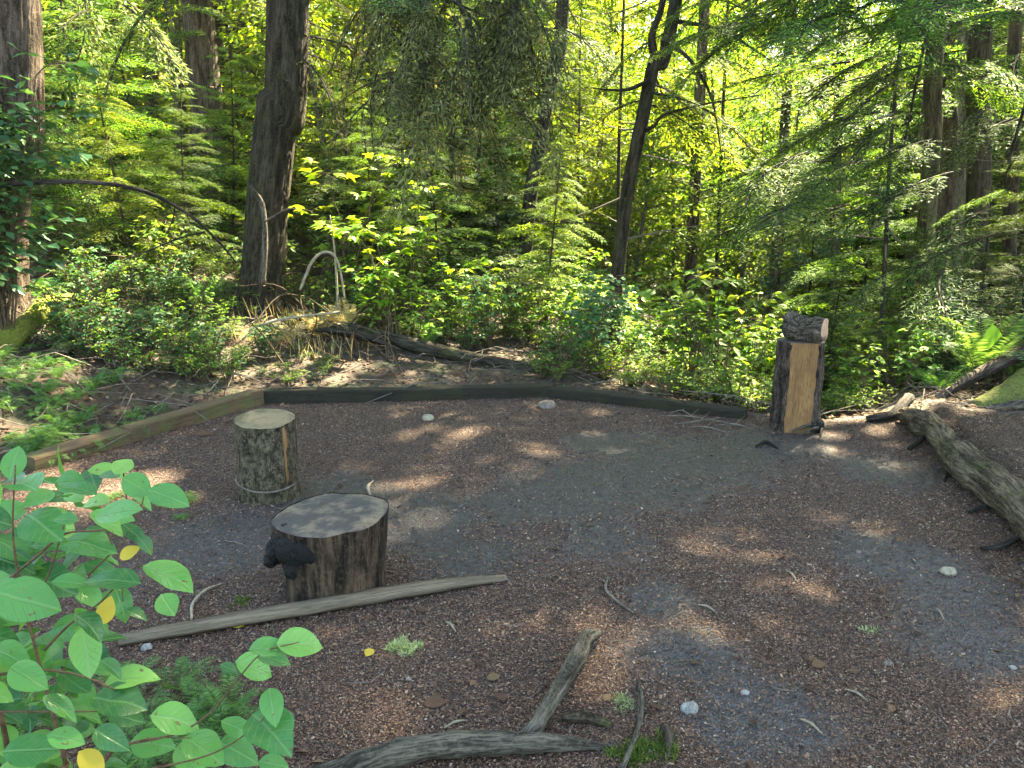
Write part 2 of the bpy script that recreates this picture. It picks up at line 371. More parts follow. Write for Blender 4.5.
M['pinkwood'] = ring_mat('split_pink_wood', (.36, .2, .13), (.48, .3, .2), stain=(.1, .06, .04), dirty=.1)
M['char'] = wood_mat('charred_wood', (.003, .003, .003), (.016, .014, .013), (1, 1, 1), 40, 1.0, .65)
M['whitestone'] = wood_mat('white_stone', (.14, .125, .11), (.40, .37, .33), (1, 1, 1), 40, .9)
M['tanstone'] = wood_mat('tan_stone', (.20, .165, .11), (.36, .31, .22), (1, 1, 1), 18, .3)
M['brownstone'] = wood_mat('brown_stone', (.10, .075, .06), (.2, .16, .13), (1, 1, 1), 18, .4)
M['lichtuft'] = leaf_mat('pale_lichen', [(0, (.16, .2, .09)), (.6, (.3, .34, .17)), (1, (.44, .46, .28))], .3, .9, .05)

def ground_mat():
    m, nt, out = newmat('forest_ground')
    v = objco(nt)
    at = N(nt, 'ShaderNodeAttribute', attribute_name='clearing'); mu = N(nt, 'ShaderNodeAttribute', attribute_name='mud')
    vo = N(nt, 'ShaderNodeTexVoronoi'); vo.inputs['Scale'].default_value = 150; vo.inputs['Randomness'].default_value = 1; nt.links.new(v, vo.inputs['Vector'])
    sep = N(nt, 'ShaderNodeSeparateColor'); nt.links.new(vo.outputs['Color'], sep.inputs[0])
    mul = ramp(nt, sep.outputs[0], [(0, (.010, .007, .006)), (.4, (.036, .021, .017)), (.7, (.08, .045, .034)), (.92, (.15, .09, .066)), (1, (.3, .22, .16))])
    n1 = noise(nt, v, 26, 6, .7); n2 = noise(nt, v, 150, 3, .7); n3 = noise(nt, v, 3.2, 5, .65); n4 = noise(nt, v, 70, 4, .7)
    mul = mixc(nt, n3, mul, mixc(nt, .55, mul, (.035, .026, .024)))
    soil = ramp(nt, n1, [(.3, (.008, .008, .0105)), (.5, (.025, .0235, .030)), (.72, (.085, .077, .08))])
    soil = mixc(nt, ramp(nt, n2, [(.55, (0, 0, 0)), (.72, (1, 1, 1))]), soil, (.13, .105, .09))
    mk = ramp(nt, math_(nt, 'ADD', mu.outputs['Fac'], math_(nt, 'MULTIPLY_ADD', n4, .6, -.3)), [(.28, (0, 0, 0)), (.55, (1, 1, 1))])
    c = mixc(nt, mk, mul, soil)
    fl = ramp(nt, n1, [(.28, (.012, .008, .006)), (.5, (.042, .023, .013)), (.72, (.095, .05, .027)), (.9, (.16, .098, .055))])
    fl = mixc(nt, ramp(nt, n3, [(.5, (0, 0, 0)), (.7, (1, 1, 1))]), fl, (.035, .05, .013))
    c = mixc(nt, at.outputs['Fac'], fl, c)
    wet = math_(nt, 'MULTIPLY', mk, at.outputs['Fac'])
    rgh = math_(nt, 'MULTIPLY_ADD', wet, -.52, .88)
    rgh = math_(nt, 'ADD', rgh, math_(nt, 'MULTIPLY_ADD', n4, .3, -.15))
    hgt = math_(nt, 'ADD', math_(nt, 'MULTIPLY', n1, .8), math_(nt, 'ADD', math_(nt, 'MULTIPLY', vo.outputs['Distance'], .6), math_(nt, 'MULTIPLY', n2, .4)))
    principled(nt, out, c, rgh, bumpn(nt, hgt, .8, .012), .55); return m
M['ground'] = ground_mat()

# ------------------------------------------------------------------ the ground, one sheet
def build_ground():
    na = 560; rr = np.concatenate([[0.02], np.geomspace(.25, 420, 430)])
    # finer in the field of view
    a = np.concatenate([np.linspace(-40, 40, 420, endpoint=False), np.linspace(40, 320, 140, endpoint=False)]); a = np.radians(a)
    X = rr[:, None] * np.sin(a)[None]; Y = rr[:, None] * np.cos(a)[None]
    Z = H(X, Y); V = np.stack([X, Y, Z], -1).reshape(-1, 3); n = len(a)
    i = np.arange(len(rr) - 1)[:, None] * n; j = np.arange(n)[None]; j2 = (j + 1) % n
    Q = np.stack([i + j, i + n + j, i + n + j2, i + j2], -1).reshape(-1, 4)
    b = MB().add(V, Q); o = b.build('ground', M['ground'], None, True)
    x, y = V[:, 0], V[:, 1]; az = np.degrees(np.arctan2(x, y)); r = np.hypot(x, y)
    cl = sstep(.15, -.15, r - edge_r(az) + fbm2(x, y, 2, 4) * .15)
    t = (LOGA[1] - y) / (LOGA[1] - LOGB[1]); lx = LOGA[0] + (LOGB[0] - LOGA[0]) * t
    cl = cl * np.where((y > 1), 1 - .75 * sstep(-.05, .3, x - lx), 1)
    for nm, arr in (('clearing', cl), ('mud', mud(x, y))):
        at = o.data.attributes.new(nm, 'FLOAT', 'POINT'); at.data.foreach_set('value', arr.astype(np.float32))
    tag(o, 'brown forest floor with a mulched clearing', None, None, 'structure')
build_ground()

def inside_clearing(x, y, m=.1):
    az = np.degrees(np.arctan2(x, y)); return np.hypot(x, y) < edge_r(az) - m
# mulch chips lying loose on the clearing
def build_chips():
    n = 1500000
    # denser towards the camera, where they show
    y = 1.5 + 5.6 * rng.random(n) ** 1.35; x = (rng.random(n) * 2 - 1) * (y * .72 + .3)
    k = inside_clearing(x, y, .0); x, y = x[k], y[k]
    m = mud(x, y); dens = fbm2(x, y, .9, 31) * .25 + .8
    k = (rng.random(len(x)) < np.clip(1.05 - m * 1.05, .3, 1) * dens) ; x, y = x[k], y[k]
    n = len(x); z = H(x, y) + rng.random(n) * .006 + .002
    a = rng.random(n) * 2 * np.pi; X = np.stack([np.cos(a), np.sin(a), rng.normal(0, .28, n)], -1)
    Nn = np.stack([rng.normal(0, .35, n), rng.normal(0, .35, n), np.ones(n)], -1)
    L = (rng.gamma(2.0, .0017, n) + .0023) * (.75 + .09 * y); W = L * rng.uniform(.25, .75, n)
    T = (np.array([[-.5, -.4, 0], [.45, -.5, .02], [.5, .35, 0], [-.4, .5, .03]]), [np.array([[0, 1, 2, 3]])])
    V, Fs = stamp(*T, frames(X, Nn), np.stack([x, y, z], -1), np.stack([L, W, L], -1))
    o = MB().add(V, Fs).build('bark_mulch', M['chips']); tag(o, 'red-brown bark mulch scattered over the clearing', None, None, 'stuff')
build_chips()
# leaves and twigs lying on the forest floor and, sparsely, on the clearing
def build_litter():
    b = MB()
    n = 60000; y = 1.5 + 15 * rng.random(n); x = (rng.random(n) * 2 - 1) * (y * .75 + .5)
    ins = inside_clearing(x, y, -.05); k = (~ins) | (rng.random(n) < .018); x, y = x[k], y[k]; n = len(x)
    a = rng.random(n) * 6.28; X = np.stack([np.cos(a), np.sin(a), rng.normal(0, .2, n)], -1); Nn = np.stack([rng.normal(0, .4, n), rng.normal(0, .4, n), np.ones(n)], -1)
    V, Fs = stamp(*LEAF, frames(X, Nn), np.stack([x, y, H(x, y) + .012], -1), rng.uniform(.015, .06, n)); b.add(V, Fs)
    o = b.build('leaf_litter', M['litter']); tag(o, 'brown fallen leaves strewn over the forest floor', None, None, 'stuff')
    b = MB()
    n = 2600; y = 1.6 + 11 * rng.random(n) ** 1.2; x = (rng.random(n) * 2 - 1) * (y * .72 + .4)
    ins = inside_clearing(x, y, 0); k = (~ins) | (rng.random(n) < .16)
    for xx, yy, i_ in zip(x[k], y[k], ins[k]):
        L = rng.gamma(2, .035) + .02 if i_ else rng.gamma(2, .12) + .1
        a = rng.random() * 6.28; d = np.array([math.cos(a), math.sin(a), 0]) * L; s = np.array([-d[1], d[0], 0]) * rng.normal(0, .15)
        P = np.array([[xx, yy, 0]]) + np.array([np.zeros(3), d * .5 + s, d]); P[:, 2] = H(P[:, 0], P[:, 1]) + .006 + (0 if i_ else rng.random(3) * .12)
        b.add(*tube(P, rng.uniform(.0014, .0034) * (1 if i_ else 1.7) * np.array([1, .9, .5]), 4, cap=False))
    o = b.build('twig_litter', M['stick']); tag(o, 'small dry twigs littering the ground', None, None, 'stuff')
build_litter()

# ------------------------------------------------------------------ border timbers
def timber(p, q, w, h, mat, label, seed, top=None):
    p, q = np.asarray(p), np.asarray(q); d = q - p; L = np.hypot(d[0], d[1]); ang = math.atan2(d[1], d[0])
    n = 40; xs = np.linspace(-L / 2, L / 2, n)
    prof = []                       # rounded rectangle
    for (sx, sy) in ((1, -1), (1, 1), (-1, 1), (-1, -1)):
        for t in (0, .5, 1):
            a0 = {(1, -1): -90, (1, 1): 0, (-1, 1): 90, (-1, -1): 180}[(sx, sy)] + 90 * t; c = .014
            prof.append((sx * (w / 2 - c) + c * math.cos(R(a0)), sy * (h / 2 - c) + c * math.sin(R(a0))))
    dens = []
    for i in range(len(prof)):
        a, b_ = prof[i], prof[(i + 1) % len(prof)]; l = math.hypot(a[0] - b_[0], a[1] - b_[1]); k = 5 if l > .03 else 1
        for j in range(k): dens.append((a[0] + (b_[0] - a[0]) * j / k, a[1] + (b_[1] - a[1]) * j / k))
    P = np.array(dens); m = len(P)
    V = np.zeros((n, m, 3)); V[:, :, 0] = xs[:, None]; V[:, :, 1] = P[None, :, 0]; V[:, :, 2] = P[None, :, 1] + h / 2 - .03
    nz = fbm(V * np.array([2.5, 14, 14]) + seed * 3.1, seed, 3); V[:, :, 1] += nz * .009; V[:, :, 2] += nz * .008 + fbm(V * np.array([1.2, 0, 0]) + seed, seed, 2) * .012
    V = V.reshape(-1, 3); i = np.arange(n - 1)[:, None] * m; j = np.arange(m)[None]; j2 = (j + 1) % m
    Q = np.stack([i + j, i + j2, i + m + j2, i + m + j], -1).reshape(-1, 4)
    e0 = np.arange(m)[::-1][None]; e1 = (np.arange(m) + (n - 1) * m)[None]
    b = MB().add(V, [Q, e0, e1])
    o = b.build('border_timber', mat); c = (p + q) / 2; o.location = (c[0], c[1], (p[2] + q[2]) / 2); o.rotation_euler = (0, -math.atan2(q[2] - p[2], L), ang)
    tag(o, label, 'timber', 'timbers edging the clearing'); return o
def gz(px, py, dz=0): p = at_z(px, py); p[2] = dz; return p
timber(gz(28, 470), gz(140, 436), .15, .12, M['timber'], 'short brown edging timber half under the green fern mat', 1)
timber(gz(126, 441), gz(259, 404, .03), .13, .13, M['timber'], 'brown edging timber running to the corner, behind the round log stool', 2)
timber(gz(250, 403), gz(552, 396), .14, .135, M['timberdk'], 'long dark edging timber straight across the back of the clearing', 3)
timber(gz(545, 396), gz(746, 417, -.02), .13, .12, M['timberdk'], 'dark edging timber slanting from the brown stone towards the post', 4)

# ------------------------------------------------------------------ stools, stump, post
def log_body(prof, n=56, seed=0, amp=.03, bs=9, lobes=()):
    """ prof: (radius, z) rows up the side; returns side verts"""
    a = np.linspace(0, 2 * np.pi, n, endpoint=False); rows = []
    for r, z in prof:
        k = np.ones(n) * r
        for (ca, wdt, am, z0, z1) in lobes:
            dd = (a - ca + np.pi) % (2 * np.pi) - np.pi
            k = k + am * np.exp(-(dd / wdt) ** 2) * np.exp(-((z - z0) / z1) ** 2)
        rows.append(np.stack([np.cos(a) * k, np.sin(a) * k, np.full(n, z)], -1))
    V = np.array(rows); nz = fbm(V * np.array([bs, bs, bs * .35]) + seed, seed, 4) * amp
    V[:, :, :2] *= (1 + nz / np.maximum(np.linalg.norm(V[:, :, :2], axis=-1), .01))[..., None]
    return V
def grid_faces(m, n):
    i = np.arange(m - 1)[:, None] * n; j = np.arange(n)[None]; j2 = (j + 1) % n
    return np.stack([i + j, i + j2, i + n + j2, i + n + j], -1).reshape(-1, 4)
def disc(ring, seed, amp=.004, rings=10, inset=.992, lift=.003):
    c = ring.mean(0); n = len(ring); V = []
    for k in range(rings):
        t = inset * (1 - k / rings); V.append(c + (ring - c) * t)
    V = np.array(V); V[:, :, 2] += lift + fbm(V * 16 + seed, seed, 3) * amp; V[0] = c + (ring - c) * inset; V[0, :, 2] += -.004
    F_ = grid_faces(rings, n); V = V.reshape(-1, 3); V = np.vstack([V, c + [0, 0, lift]]); k = len(V) - 1
    j = np.arange(n); return V, [F_, np.stack([(rings - 1) * n + j, (rings - 1) * n + (j + 1) % n, np.full(n, k)], -1)]

p = at_z(270, 494); p[2] = h1(p[0], p[1])
t = thing('log_stool', p, 'round mossy-barked log stool standing beside the brown edging timber', 'log stool')
zs = np.linspace(-.05, .455, 22); V = log_body([(.166 + .01 * math.exp(-max(z, 0) / .05), z) for z in zs], 72, 3, .02, 10)
V[:, :, 2] += np.where(np.arange(22)[:, None] > 14, 1, 0) * (np.arange(22)[:, None] - 14) / 7 * (V[:, :, 1] * .10 - V[:, :, 0] * .03)
MB().add(V.reshape(-1, 3), grid_faces(22, 72)).build('bark', M['stoolbark'], t, True)
MB().add(*disc(V[-1], 4)).build('cut_top', M['stooltop'], t, False)
# the split strip of bare wood down the right side, and the root-like vine round the foot
ang = R(-38); P = np.array([[math.cos(ang) * .169, math.sin(ang) * .169, z] for z in np.linspace(.1, .43, 8)]) + rng.normal(0, .002, (8, 3))
MB().add(*tube(P, np.array([.004, .010, .006, .012, .009, .015, .016, .012]), 8, .5, 40)).build('bare_split', M['sawn'], t, True)
a = np.linspace(R(-215), R(-20), 30); P = np.stack([np.cos(a) * .176, np.sin(a) * .176, .10 + .025 * np.sin(a * 1.3)], -1)
MB().add(*tube(P, .006, 6, .2, 30)).build('vine', M['stick'], t, True)

p = at_z(337, 585); p[2] = h1(p[0], p[1])
t = thing('tree_stump', p, 'dark sawn stump with a charred black knob at its upper corner', 'stump')
zs = np.linspace(-.05, .335, 20); prof = [(.200 + .028 * max(z, 0) / .335 + .01 * math.exp(-max(z, 0) / .04), z) for z in zs]
V = log_body(prof, 80, 9, .022, 9, [(R(196), .5, .035, .3, .16), (R(20), .6, .012, .3, .3)])
V[:, :, 2] += np.clip((zs - .15) / .18, 0, 1)[:, None] * (V[:, :, 1] * .05 + V[:, :, 0] * .03)
MB().add(V.reshape(-1, 3), grid_faces(20, 80)).build('bark', M['stumpbark'], t, True)
MB().add(*disc(V[-1], 14, .007)).build('cut_top', M['stumptop'], t, False)
# charred corner: a black lump on the side and a knob that sticks out
def lump(center, rad, seed, n=26, m=18, amp=.35, fs=10, rough=.0):
    u = np.linspace(0, 2 * np.pi, n, endpoint=False); v = np.linspace(.02, np.pi - .02, m)
    D = np.stack([np.sin(v)[:, None] * np.cos(u)[None], np.sin(v)[:, None] * np.sin(u)[None], np.cos(v)[:, None] * np.ones(n)[None]], -1)
    k = 1 + fbm(D * np.asarray(rad) * fs + seed * 3.7, seed, 4) * amp + rough * fbm(D * np.asarray(rad) * 60 + seed, seed + 2, 3)
    V = np.asarray(center) + D * np.asarray(rad) * k[..., None]
    return V.reshape(-1, 3), [grid_faces(m, n)[:, ::-1], np.arange(n)[None], (np.arange(n) + (m - 1) * n)[None, ::-1]]
b = MB()
for (c_, r_, sd) in (((-.182, -.092, .24), (.058, .07, .085), 2), ((-.225, -.085, .2), (.045, .05, .06), 5), ((-.25, -.095, .168), (.032, .04, .036), 8), ((-.118, -.163, .24), (.085, .045, .08), 11), ((-.055, -.197, .25), (.06, .026, .06), 13), ((-.135, -.152, .17), (.05, .035, .07), 17), ((-.21, -.02, .19), (.03, .05, .045), 19)):
    b.add(*lump(c_, r_, sd, 60, 44, .28, 11, .09))
b.build('charred_knob', M['char'], t, False)

# the post: a split log standing on end, sawn face turned to the camera
p = at_z(793, 428); p[2] = h1(p[0], p[1])
t = thing('wooden_post', p, 'upright split log post with a smooth orange sawn face', 'post')
n = 72; a = np.linspace(0, 2 * np.pi, n, endpoint=False); Rr = .172; phi = R(-97); nf = np.array([math.cos(phi), math.sin(phi)]); cd = .134
zs = np.linspace(-.06, .665, 30); rows = []; face_cols = []
for z in zs:
    rr = Rr * (1 + .05 * max(0, 1 - z / .2)) * (1 - .03 * z); xy = np.stack([np.cos(a), np.sin(a)], -1) * rr
    dist = xy @ nf; xy = xy - np.maximum(dist - cd, 0)[:, None] * nf[None]
    rows.append(np.concatenate([xy, np.full((n, 1), z)], 1))
V = np.array(rows); lean = np.stack([.012 * zs, 0 * zs, 0 * zs], -1); onface = ((np.stack([np.cos(a), np.sin(a)], -1) * Rr) @ nf) > cd
nz = fbm(V * np.array([12, 12, 5]), 5, 4) * .02; V[:, ~onface, :2] *= (1 + nz / np.maximum(np.linalg.norm(V[:, :, :2], axis=-1), .05))[:, ~onface, None]
V += lean[:, None, :]
G = grid_faces(30, n); col = np.tile(np.arange(n), 29); fc = onface[col] & onface[(col + 1) % n]
MB().add(V.reshape(-1, 3), G[~fc]).build('bark', M['postbark'], t, True)
Vf = V.copy(); Vf[:, :, :2] += (fbm(V * np.array([9, 9, 2.5]), 7, 4) * .009)[..., None] * nf
MB().add(Vf.reshape(-1, 3), G[fc]).build('sawn_face', M['sawn'], t, True)
bl = MB(); side = np.array([-nf[1], nf[0]])
for sg in (-1, 1):                # ragged lips of bark along the sawn face
    zz = np.linspace(-.03, .655, 26); hw = math.sqrt(Rr ** 2 - cd ** 2); q = np.stack([nf[0] * (cd - .006) + side[0] * sg * (hw - .002) + .012 * zz, nf[1] * (cd - .006) + side[1] * sg * (hw - .002) + 0 * zz, zz], -1)
    q[:, :2] += side[None] * (fbm2(zz, zz * 0 + sg, 7, 3) * .022)[:, None]; bl.add(*tube(q, .014 * (1 + .6 * fbm2(zz, zz * 0 + sg, 13, 6)), 9, .6, 30, 2))
bl.build('bark_lip', M['postbark'], t, True)
MB().add(*disc(V[-1], 3, .006)).build('cut_top', M['stumptop'], t, False)
pz = p[2] + .668
# the chunk lying on the post
lc = at_y(803, 329, p[1] - .03); t2 = thing('log_chunk', (lc[0], lc[1], pz), 'short broken chunk of log lying across the top of the post', 'log chunk', None, R(-46))
P = np.stack([np.linspace(-.15, .165, 14), .02 * np.sin(np.arange(14) * .4), .098 + .012 * np.cos(np.arange(14) * .5)], -1)
V, Fs = tube(P, np.array([.062, .085, .098, .104, .1, .1, .097, .096, .097, .093, .088, .085, .08, .07]), 30, .9, 7, 3, True, .98, .3)
V[:, 2] = np.maximum(V[:, 2], .006); MB().add(V, [Fs[0], Fs[1]]).build('bark', M['chunkbark'], t2, True)
cp = V[13 * 30:14 * 30].copy(); c = cp.mean(0); Vc = np.vstack([cp + [.004, 0, 0], c + [.012, 0, 0]]); j = np.arange(30)
MB().add(Vc, np.stack([np.full(30, 30), j, (j + 1) % 30], -1)).build('split_end', M['pinkwood'], t2, False)
# burnt scrap at the foot of the post
q = at_z(812, 432); q[2] = h1(q[0], q[1])
t3 = thing('burnt_wood_scrap', q, 'black burnt scrap of wood lying at the foot of the post', 'burnt wood')
b = MB(); b.add(*lump((.03, 0, .05), (.055, .05, .06), 4)); b.build('charred_end', M['char'], t3, True)
b = MB()
for (x0, y0, z0, x1, y1, z1, r) in ((.03, -.02, .07, -.17, -.06, .02, .018), (.02, -.05, .05, -.13, -.12, .012, .013), (.06, -.03, .04, .0, -.16, .01, .012)):
    b.add(*tube(spline([(x0, y0, z0), ((x0 + x1) / 2, (y0 + y1) / 2, z0 * .8), (x1, y1, z1)], 5), np.linspace(r, r * .4, 11), 7, .3, 25))
b.build('splinter', M['greystick'], t3, True)

# ------------------------------------------------------------------ poles, logs and sticks on the ground
def stick(name, pts, rad, mat, label, cat, n=9, bump=.15, bs=14, flat=1.0, k=8, group=None, lift=0.0, forks=()):
    P = spline(pts, k); rr = np.interp(np.linspace(0, 1, len(P)), np.linspace(0, 1, len(rad)), rad)
    loc = P[0].copy(); b = MB(); b.add(*tube(P, rr, n, bump, bs, len(label), True, flat))
    for f in forks:
        fp = spline(f[0], k); b.add(*tube(fp, np.linspace(f[1], f[1] * .4, len(fp)), max(5, n - 2), bump, bs, 3))
    o = b.build(name, mat, None, True, loc); return tag(o, label, cat, group)
def G(px, py, lift=0.0):
    q = at_z(px, py); q[2] = h1(q[0], q[1]) + lift; return q
stick('weathered_pole', [G(120, 646, .02), G(240, 626, .03), G(370, 603, .03), G(440, 592, .03), G(506, 581, .012)], [.034, .042, .045, .042, .02], M['plank'], 'long weathered grey pole lying in front of the charred stump', 'pole', 16, .22, 16, .55)
stick('mossy_root', [G(300, 790, .0), G(390, 764, .035), G(470, 756, .045), G(540, 752, .035), G(615, 748, .005)], [.042, .038, .036, .03, .006], M['greystick'], 'grey-green mossy root lying along the bottom of the photo', 'root', 24, .35, 18)
stick('broken_branch', [G(522, 752, .02), G(545, 725, .05), G(562, 697, .055), G(578, 668, .05), G(585, 652, .055), G(597, 640, .03)], [.024, .027, .026, .029, .03, .018], M['greystick'], 'stout grey-brown broken branch leaning up from the mossy root', 'branch', 20, .5, 22)
stick('wood_fragment', [G(562, 722, .018), G(585, 722, .02), G(612, 728, .01)], [.012, .022, .01], M['rotten'], 'short rotten wood fragment beside the stout broken branch', 'wood fragment', 9, .4, 20)
stick('grey_stick', [G(638, 686, .012), G(641, 705, .02), G(638, 732, .014), G(622, 775, .02)], [.006, .01, .009, .009], M['greystick'], 'thin grey upright-lying stick between white stone and rotten fragment', 'stick', 8, .2, 25)
stick('bark_piece', [G(664, 728, .01), G(668, 742, .02), G(668, 760, .006)], [.014, .02, .01], M['barkbr'], 'small brown slab of bark at the bottom near the white stone', 'bark piece', 9, .4, 22)
stick('curved_twig', [G(608, 578, .01), G(606, 592, .016), G(620, 605, .012), G(634, 613, .005)], [.004, .0065, .006, .003], M['stick'], 'thin hooked dark twig in the middle of the clearing', 'twig', 6, .2, 30)
stick('pale_twig', [G(373, 482, .01), G(368, 489, .012), G(371, 497, .006)], [.006, .011, .006], M['paletwig'], 'whitish crooked twig lying beyond the charred stump', 'twig', 6, .3, 30)
stick('bent_twig', [G(192, 622, .01), G(193, 608, .018), G(205, 595, .02), G(222, 585, .008)], [.005, .007, .006, .003], M['paletwig'], 'pale bent twig between the leafy shrub and the charred stump', 'twig', 6, .2, 30)
stick('dark_twig', [G(756, 447, .01), G(766, 444, .02), G(778, 449, .006)], [.008, .013, .006], M['char'], 'short blackened stick lying in front of the post', 'stick', 6, .3, 25)
for (x0, y0, x1, y1, lb) in ((446, 624, 456, 634, 'short pale twig lying right of the lichen tuft'), (444, 730, 468, 721, 'straight pinkish splinter left of the mossy root'), (698, 606, 716, 613, 'short tan stick right of the hooked twig'), (786, 571, 797, 582, 'small dark splinter in the right half of the clearing'), (936, 610, 944, 622, 'white splinter of wood on the dark wet soil'), (800, 720, 822, 735, 'tan splinter below the grey wet patch'), (846, 690, 868, 702, 'thin brown twig on the mulch right of the wet patch')):
    stick('wood_splinter', [G(x0, y0, .008), G((x0 + x1) / 2, (y0 + y1) / 2 - 1, .012), G(x1, y1, .005)], [.003, .005, .002], M['paletwig'], lb, 'splinter', 5, .2, 30, group='splinters on the mulch')

r_ = np.random.default_rng(90)
for i, lb in enumerate(('long pale twig in the loose heap left of the post', 'crooked twig crossing the loose heap left of the post', 'short twig at the near side of the heap left of the post', 'forked-looking twig against the slanting timber left of the post', 'thin twig lying closest to the post in the loose heap')):
    x, y = (690, 700, 706, 682, 735)[i], (420, 424, 431, 414, 428)[i]; dx = (38, 26, 20, 14, 20)[i]
    stick('twig', [G(x - dx, y - 3 + 4 * (i % 2), .01), G(x, y, .035), G(x + dx, y + (4, -6, 2, 7, 3)[i], .012)], [.003, .006, .003], M['stick'], lb, 'twig', 6, .3, 30, group='loose twigs beside the post', forks=[([G(x, y, .035), G(x + 10, y - 7, .05)], .004)])
# fallen log on the right
A = at_z(906, 412, .08); B_ = at_z(1060, 545, .10); d = B_ - A
P = spline([A + [0, 0, -.02], A + d * .25 + [.02, 0, .02], A + d * .5 + [-.02, 0, .02], A + d * .75 + [.02, 0, .0], A + d * 1.02, A + d * 1.5], 30)
t = thing('fallen_log', (A[0], A[1], 0), 'thick rotten mossy log lying along the right edge of the clearing', 'fallen log')
k = len(P); rr = np.interp(np.linspace(0, 1, k), [0, .15, .4, .7, 1], [.062, .085, .094, .103, .11])
MB().add(*tube(P, rr * (1 + .12 * np.sin(np.arange(k) * .11) + .06 * np.sin(np.arange(k) * .37)), 120, .3, 5, 5, True, .92, .3)).build('trunk', M['rotten'], t, True, None)
for o in t.children: o.location = -np.array([A[0], A[1], 0])
def stub(pts, r, mat=M['barkblk']):
    Q = spline(pts, 6); o = MB().add(*tube(Q, np.linspace(r[0], r[1], len(Q)), 9, .25, 14)).build('branch_stub', mat, t, True); o.location = -np.array([A[0], A[1], 0])
stub([G(908, 412, .1), G(893, 420, .05), G(878, 423, .04), G(866, 422, .02)], (.045, .025))
stub([G(934, 436, .06), G(924, 443, .05), G(909, 451, .015)], (.03, .014))
stub([G(1000, 505, .05), G(985, 512, .035), G(968, 515, .012)], (.02, .008)); stub([G(1020, 545, .04), G(1000, 552, .03), G(980, 551, .01)], (.02, .008)); stub([G(950, 455, .03), G(948, 470, .02), G(944, 482, .005)], (.014, .006))

# stones
def stone(px, py, r, mat, name, label, sq=.7, amp=.25):
    q = G(px, py); V, Fs = lump((0, 0, r * sq * .6), (r, r * .85, r * sq), px % 17, 28, 20, amp, .35 / r, .12)
    o = MB().add(V, Fs).build(name, mat, None, True); o.location = q - np.array([0, 0, r * .22]); tag(o, label, 'stone'); return o
stone(428, 420, .052, M['tanstone'], 'pale_stone', 'smooth pale tan stone in front of the long dark timber')
stone(547, 408, .082, M['brownstone'], 'brown_stone', 'brown rounded stone against the dark timber corner')
stone(690, 710, .036, M['whitestone'], 'white_stone', 'rough white stone on the mulch near the bottom', .8, .6)
stone(948, 573, .036, M['tanstone'], 'round_stone', 'pale yellowish round stone near the fallen log', .6, .2)
stone(147, 650, .022, M['whitestone'], 'white_pebble', 'small white pebble below the end of the grey pole', .8, .3)
for (x, y, r, lb) in ((745, 692, .014, 'small whitish stone right of the rough white stone'), (1012, 668, .016, 'tiny pale stone at the right edge'), (888, 664, .018, 'pinkish-grey flat stone in the right foreground'), (858, 553, .016, 'small pinkish stone amid the sunlit mulch'), (408, 680, .015, 'small grey pebble left of the tan leaf')):
    stone(x, y, r, M['brownstone'] if 'pink' in lb else M['whitestone'], 'pebble', lb, .5, .4)['group'] = 'pebbles on the mulch'

# fallen single leaves that show
def flat_leaf(px, py, L, a, mat, label, tpl=LEAF2):
    q = G(px, py, .014); X = np.array([[math.cos(a), math.sin(a), .15]]); V, Fs = stamp(*tpl, frames(X, np.array([[.2, -.3, 1.]])), np.zeros((1, 3)), np.array([L]))
    o = MB().add(V, Fs).build('fallen_leaf', mat, None, True); o.location = q; tag(o, label, 'leaf', 'leaves fallen on the mulch')
for (x, y, L, a, m, lb) in ((366, 661, .055, 1.2, 'yellow', 'tan-yellow leaf lying left of the lichen tuft'), (487, 682, .05, .4, 'litter', 'pale brown leaf lying in front of the mossy root'), (505, 704, .055, 2.2, 'litter', 'curled tan leaf left of the stout broken branch'), (424, 708, .075, .2, 'litter', 'large brown leaf left of the mossy root tip'), (605, 705, .04, 1, 'litter', 'pinkish leaf beside the thin grey stick'), (812, 668, .06, .3, 'litter', 'wide pale leaf right of the grey wet patch'), (330, 602, .04, 2, 'litter', 'pale brown leaf between pole and stump'), (198, 437, .09, .3, 'litter', 'whitish leaf on the soil left of the log stool'), (232, 630, .05, .3, 'yellow', 'yellowish leaf just below the grey pole')):
    flat_leaf(x, y, L, a, M[m], lb)

# tufts of lichen and moss on the mulch
M['mosstuft'] = leaf_mat('olive_moss', [(0, (.035, .06, .012)), (.6, (.08, .12, .025)), (1, (.15, .18, .045))], .3, .8, .05)
def tuft(px, py, r, mat, label, n=500, L=.03):
    q = G(px, py); k = 9; cs = np.stack([rng.normal(0, r * .5, k), rng.normal(0, r * .4, k), np.zeros(k)], -1); w_ = rng.uniform(.2, .55, k) * r; i = rng.integers(0, k, n)
    d = unit(rng.normal(0, 1, (n, 3))); d[:, 2] = np.abs(d[:, 2]); pos = cs[i] + d * (w_[i] * rng.random(n) ** .5)[:, None] * np.array([1, 1, .45]) + [0, 0, .003]
    ll = L * rng.uniform(.4, 1.2, n); V, Fs = stamp(*KITE, frames(d + rng.normal(0, .9, (n, 3)), unit(rng.normal(0, 1, (n, 3)))), pos, np.stack([ll, ll * .16, ll], -1))
    o = MB().add(V, Fs).build('lichen_tuft', mat); o.location = q; tag(o, label, 'lichen')
tuft(402, 650, .07, M['lichtuft'], 'pale green tuft of lichen in front of the grey pole', 1500, .022)
tuft(622, 705, .05, M['lichtuft'], 'whitish lichen scrap left of the thin grey stick', 700, .016)
tuft(640, 752, .1, M['mosstuft'], 'green moss tuft at the bottom around the thin grey stick', 2200, .02)
tuft(240, 602, .04, M['mosstuft'], 'small green moss patch left of the charred stump', 600, .014)
tuft(868, 632, .03, M['lichtuft'], 'tiny pale lichen scrap on the right-hand wet soil', 120, .02)

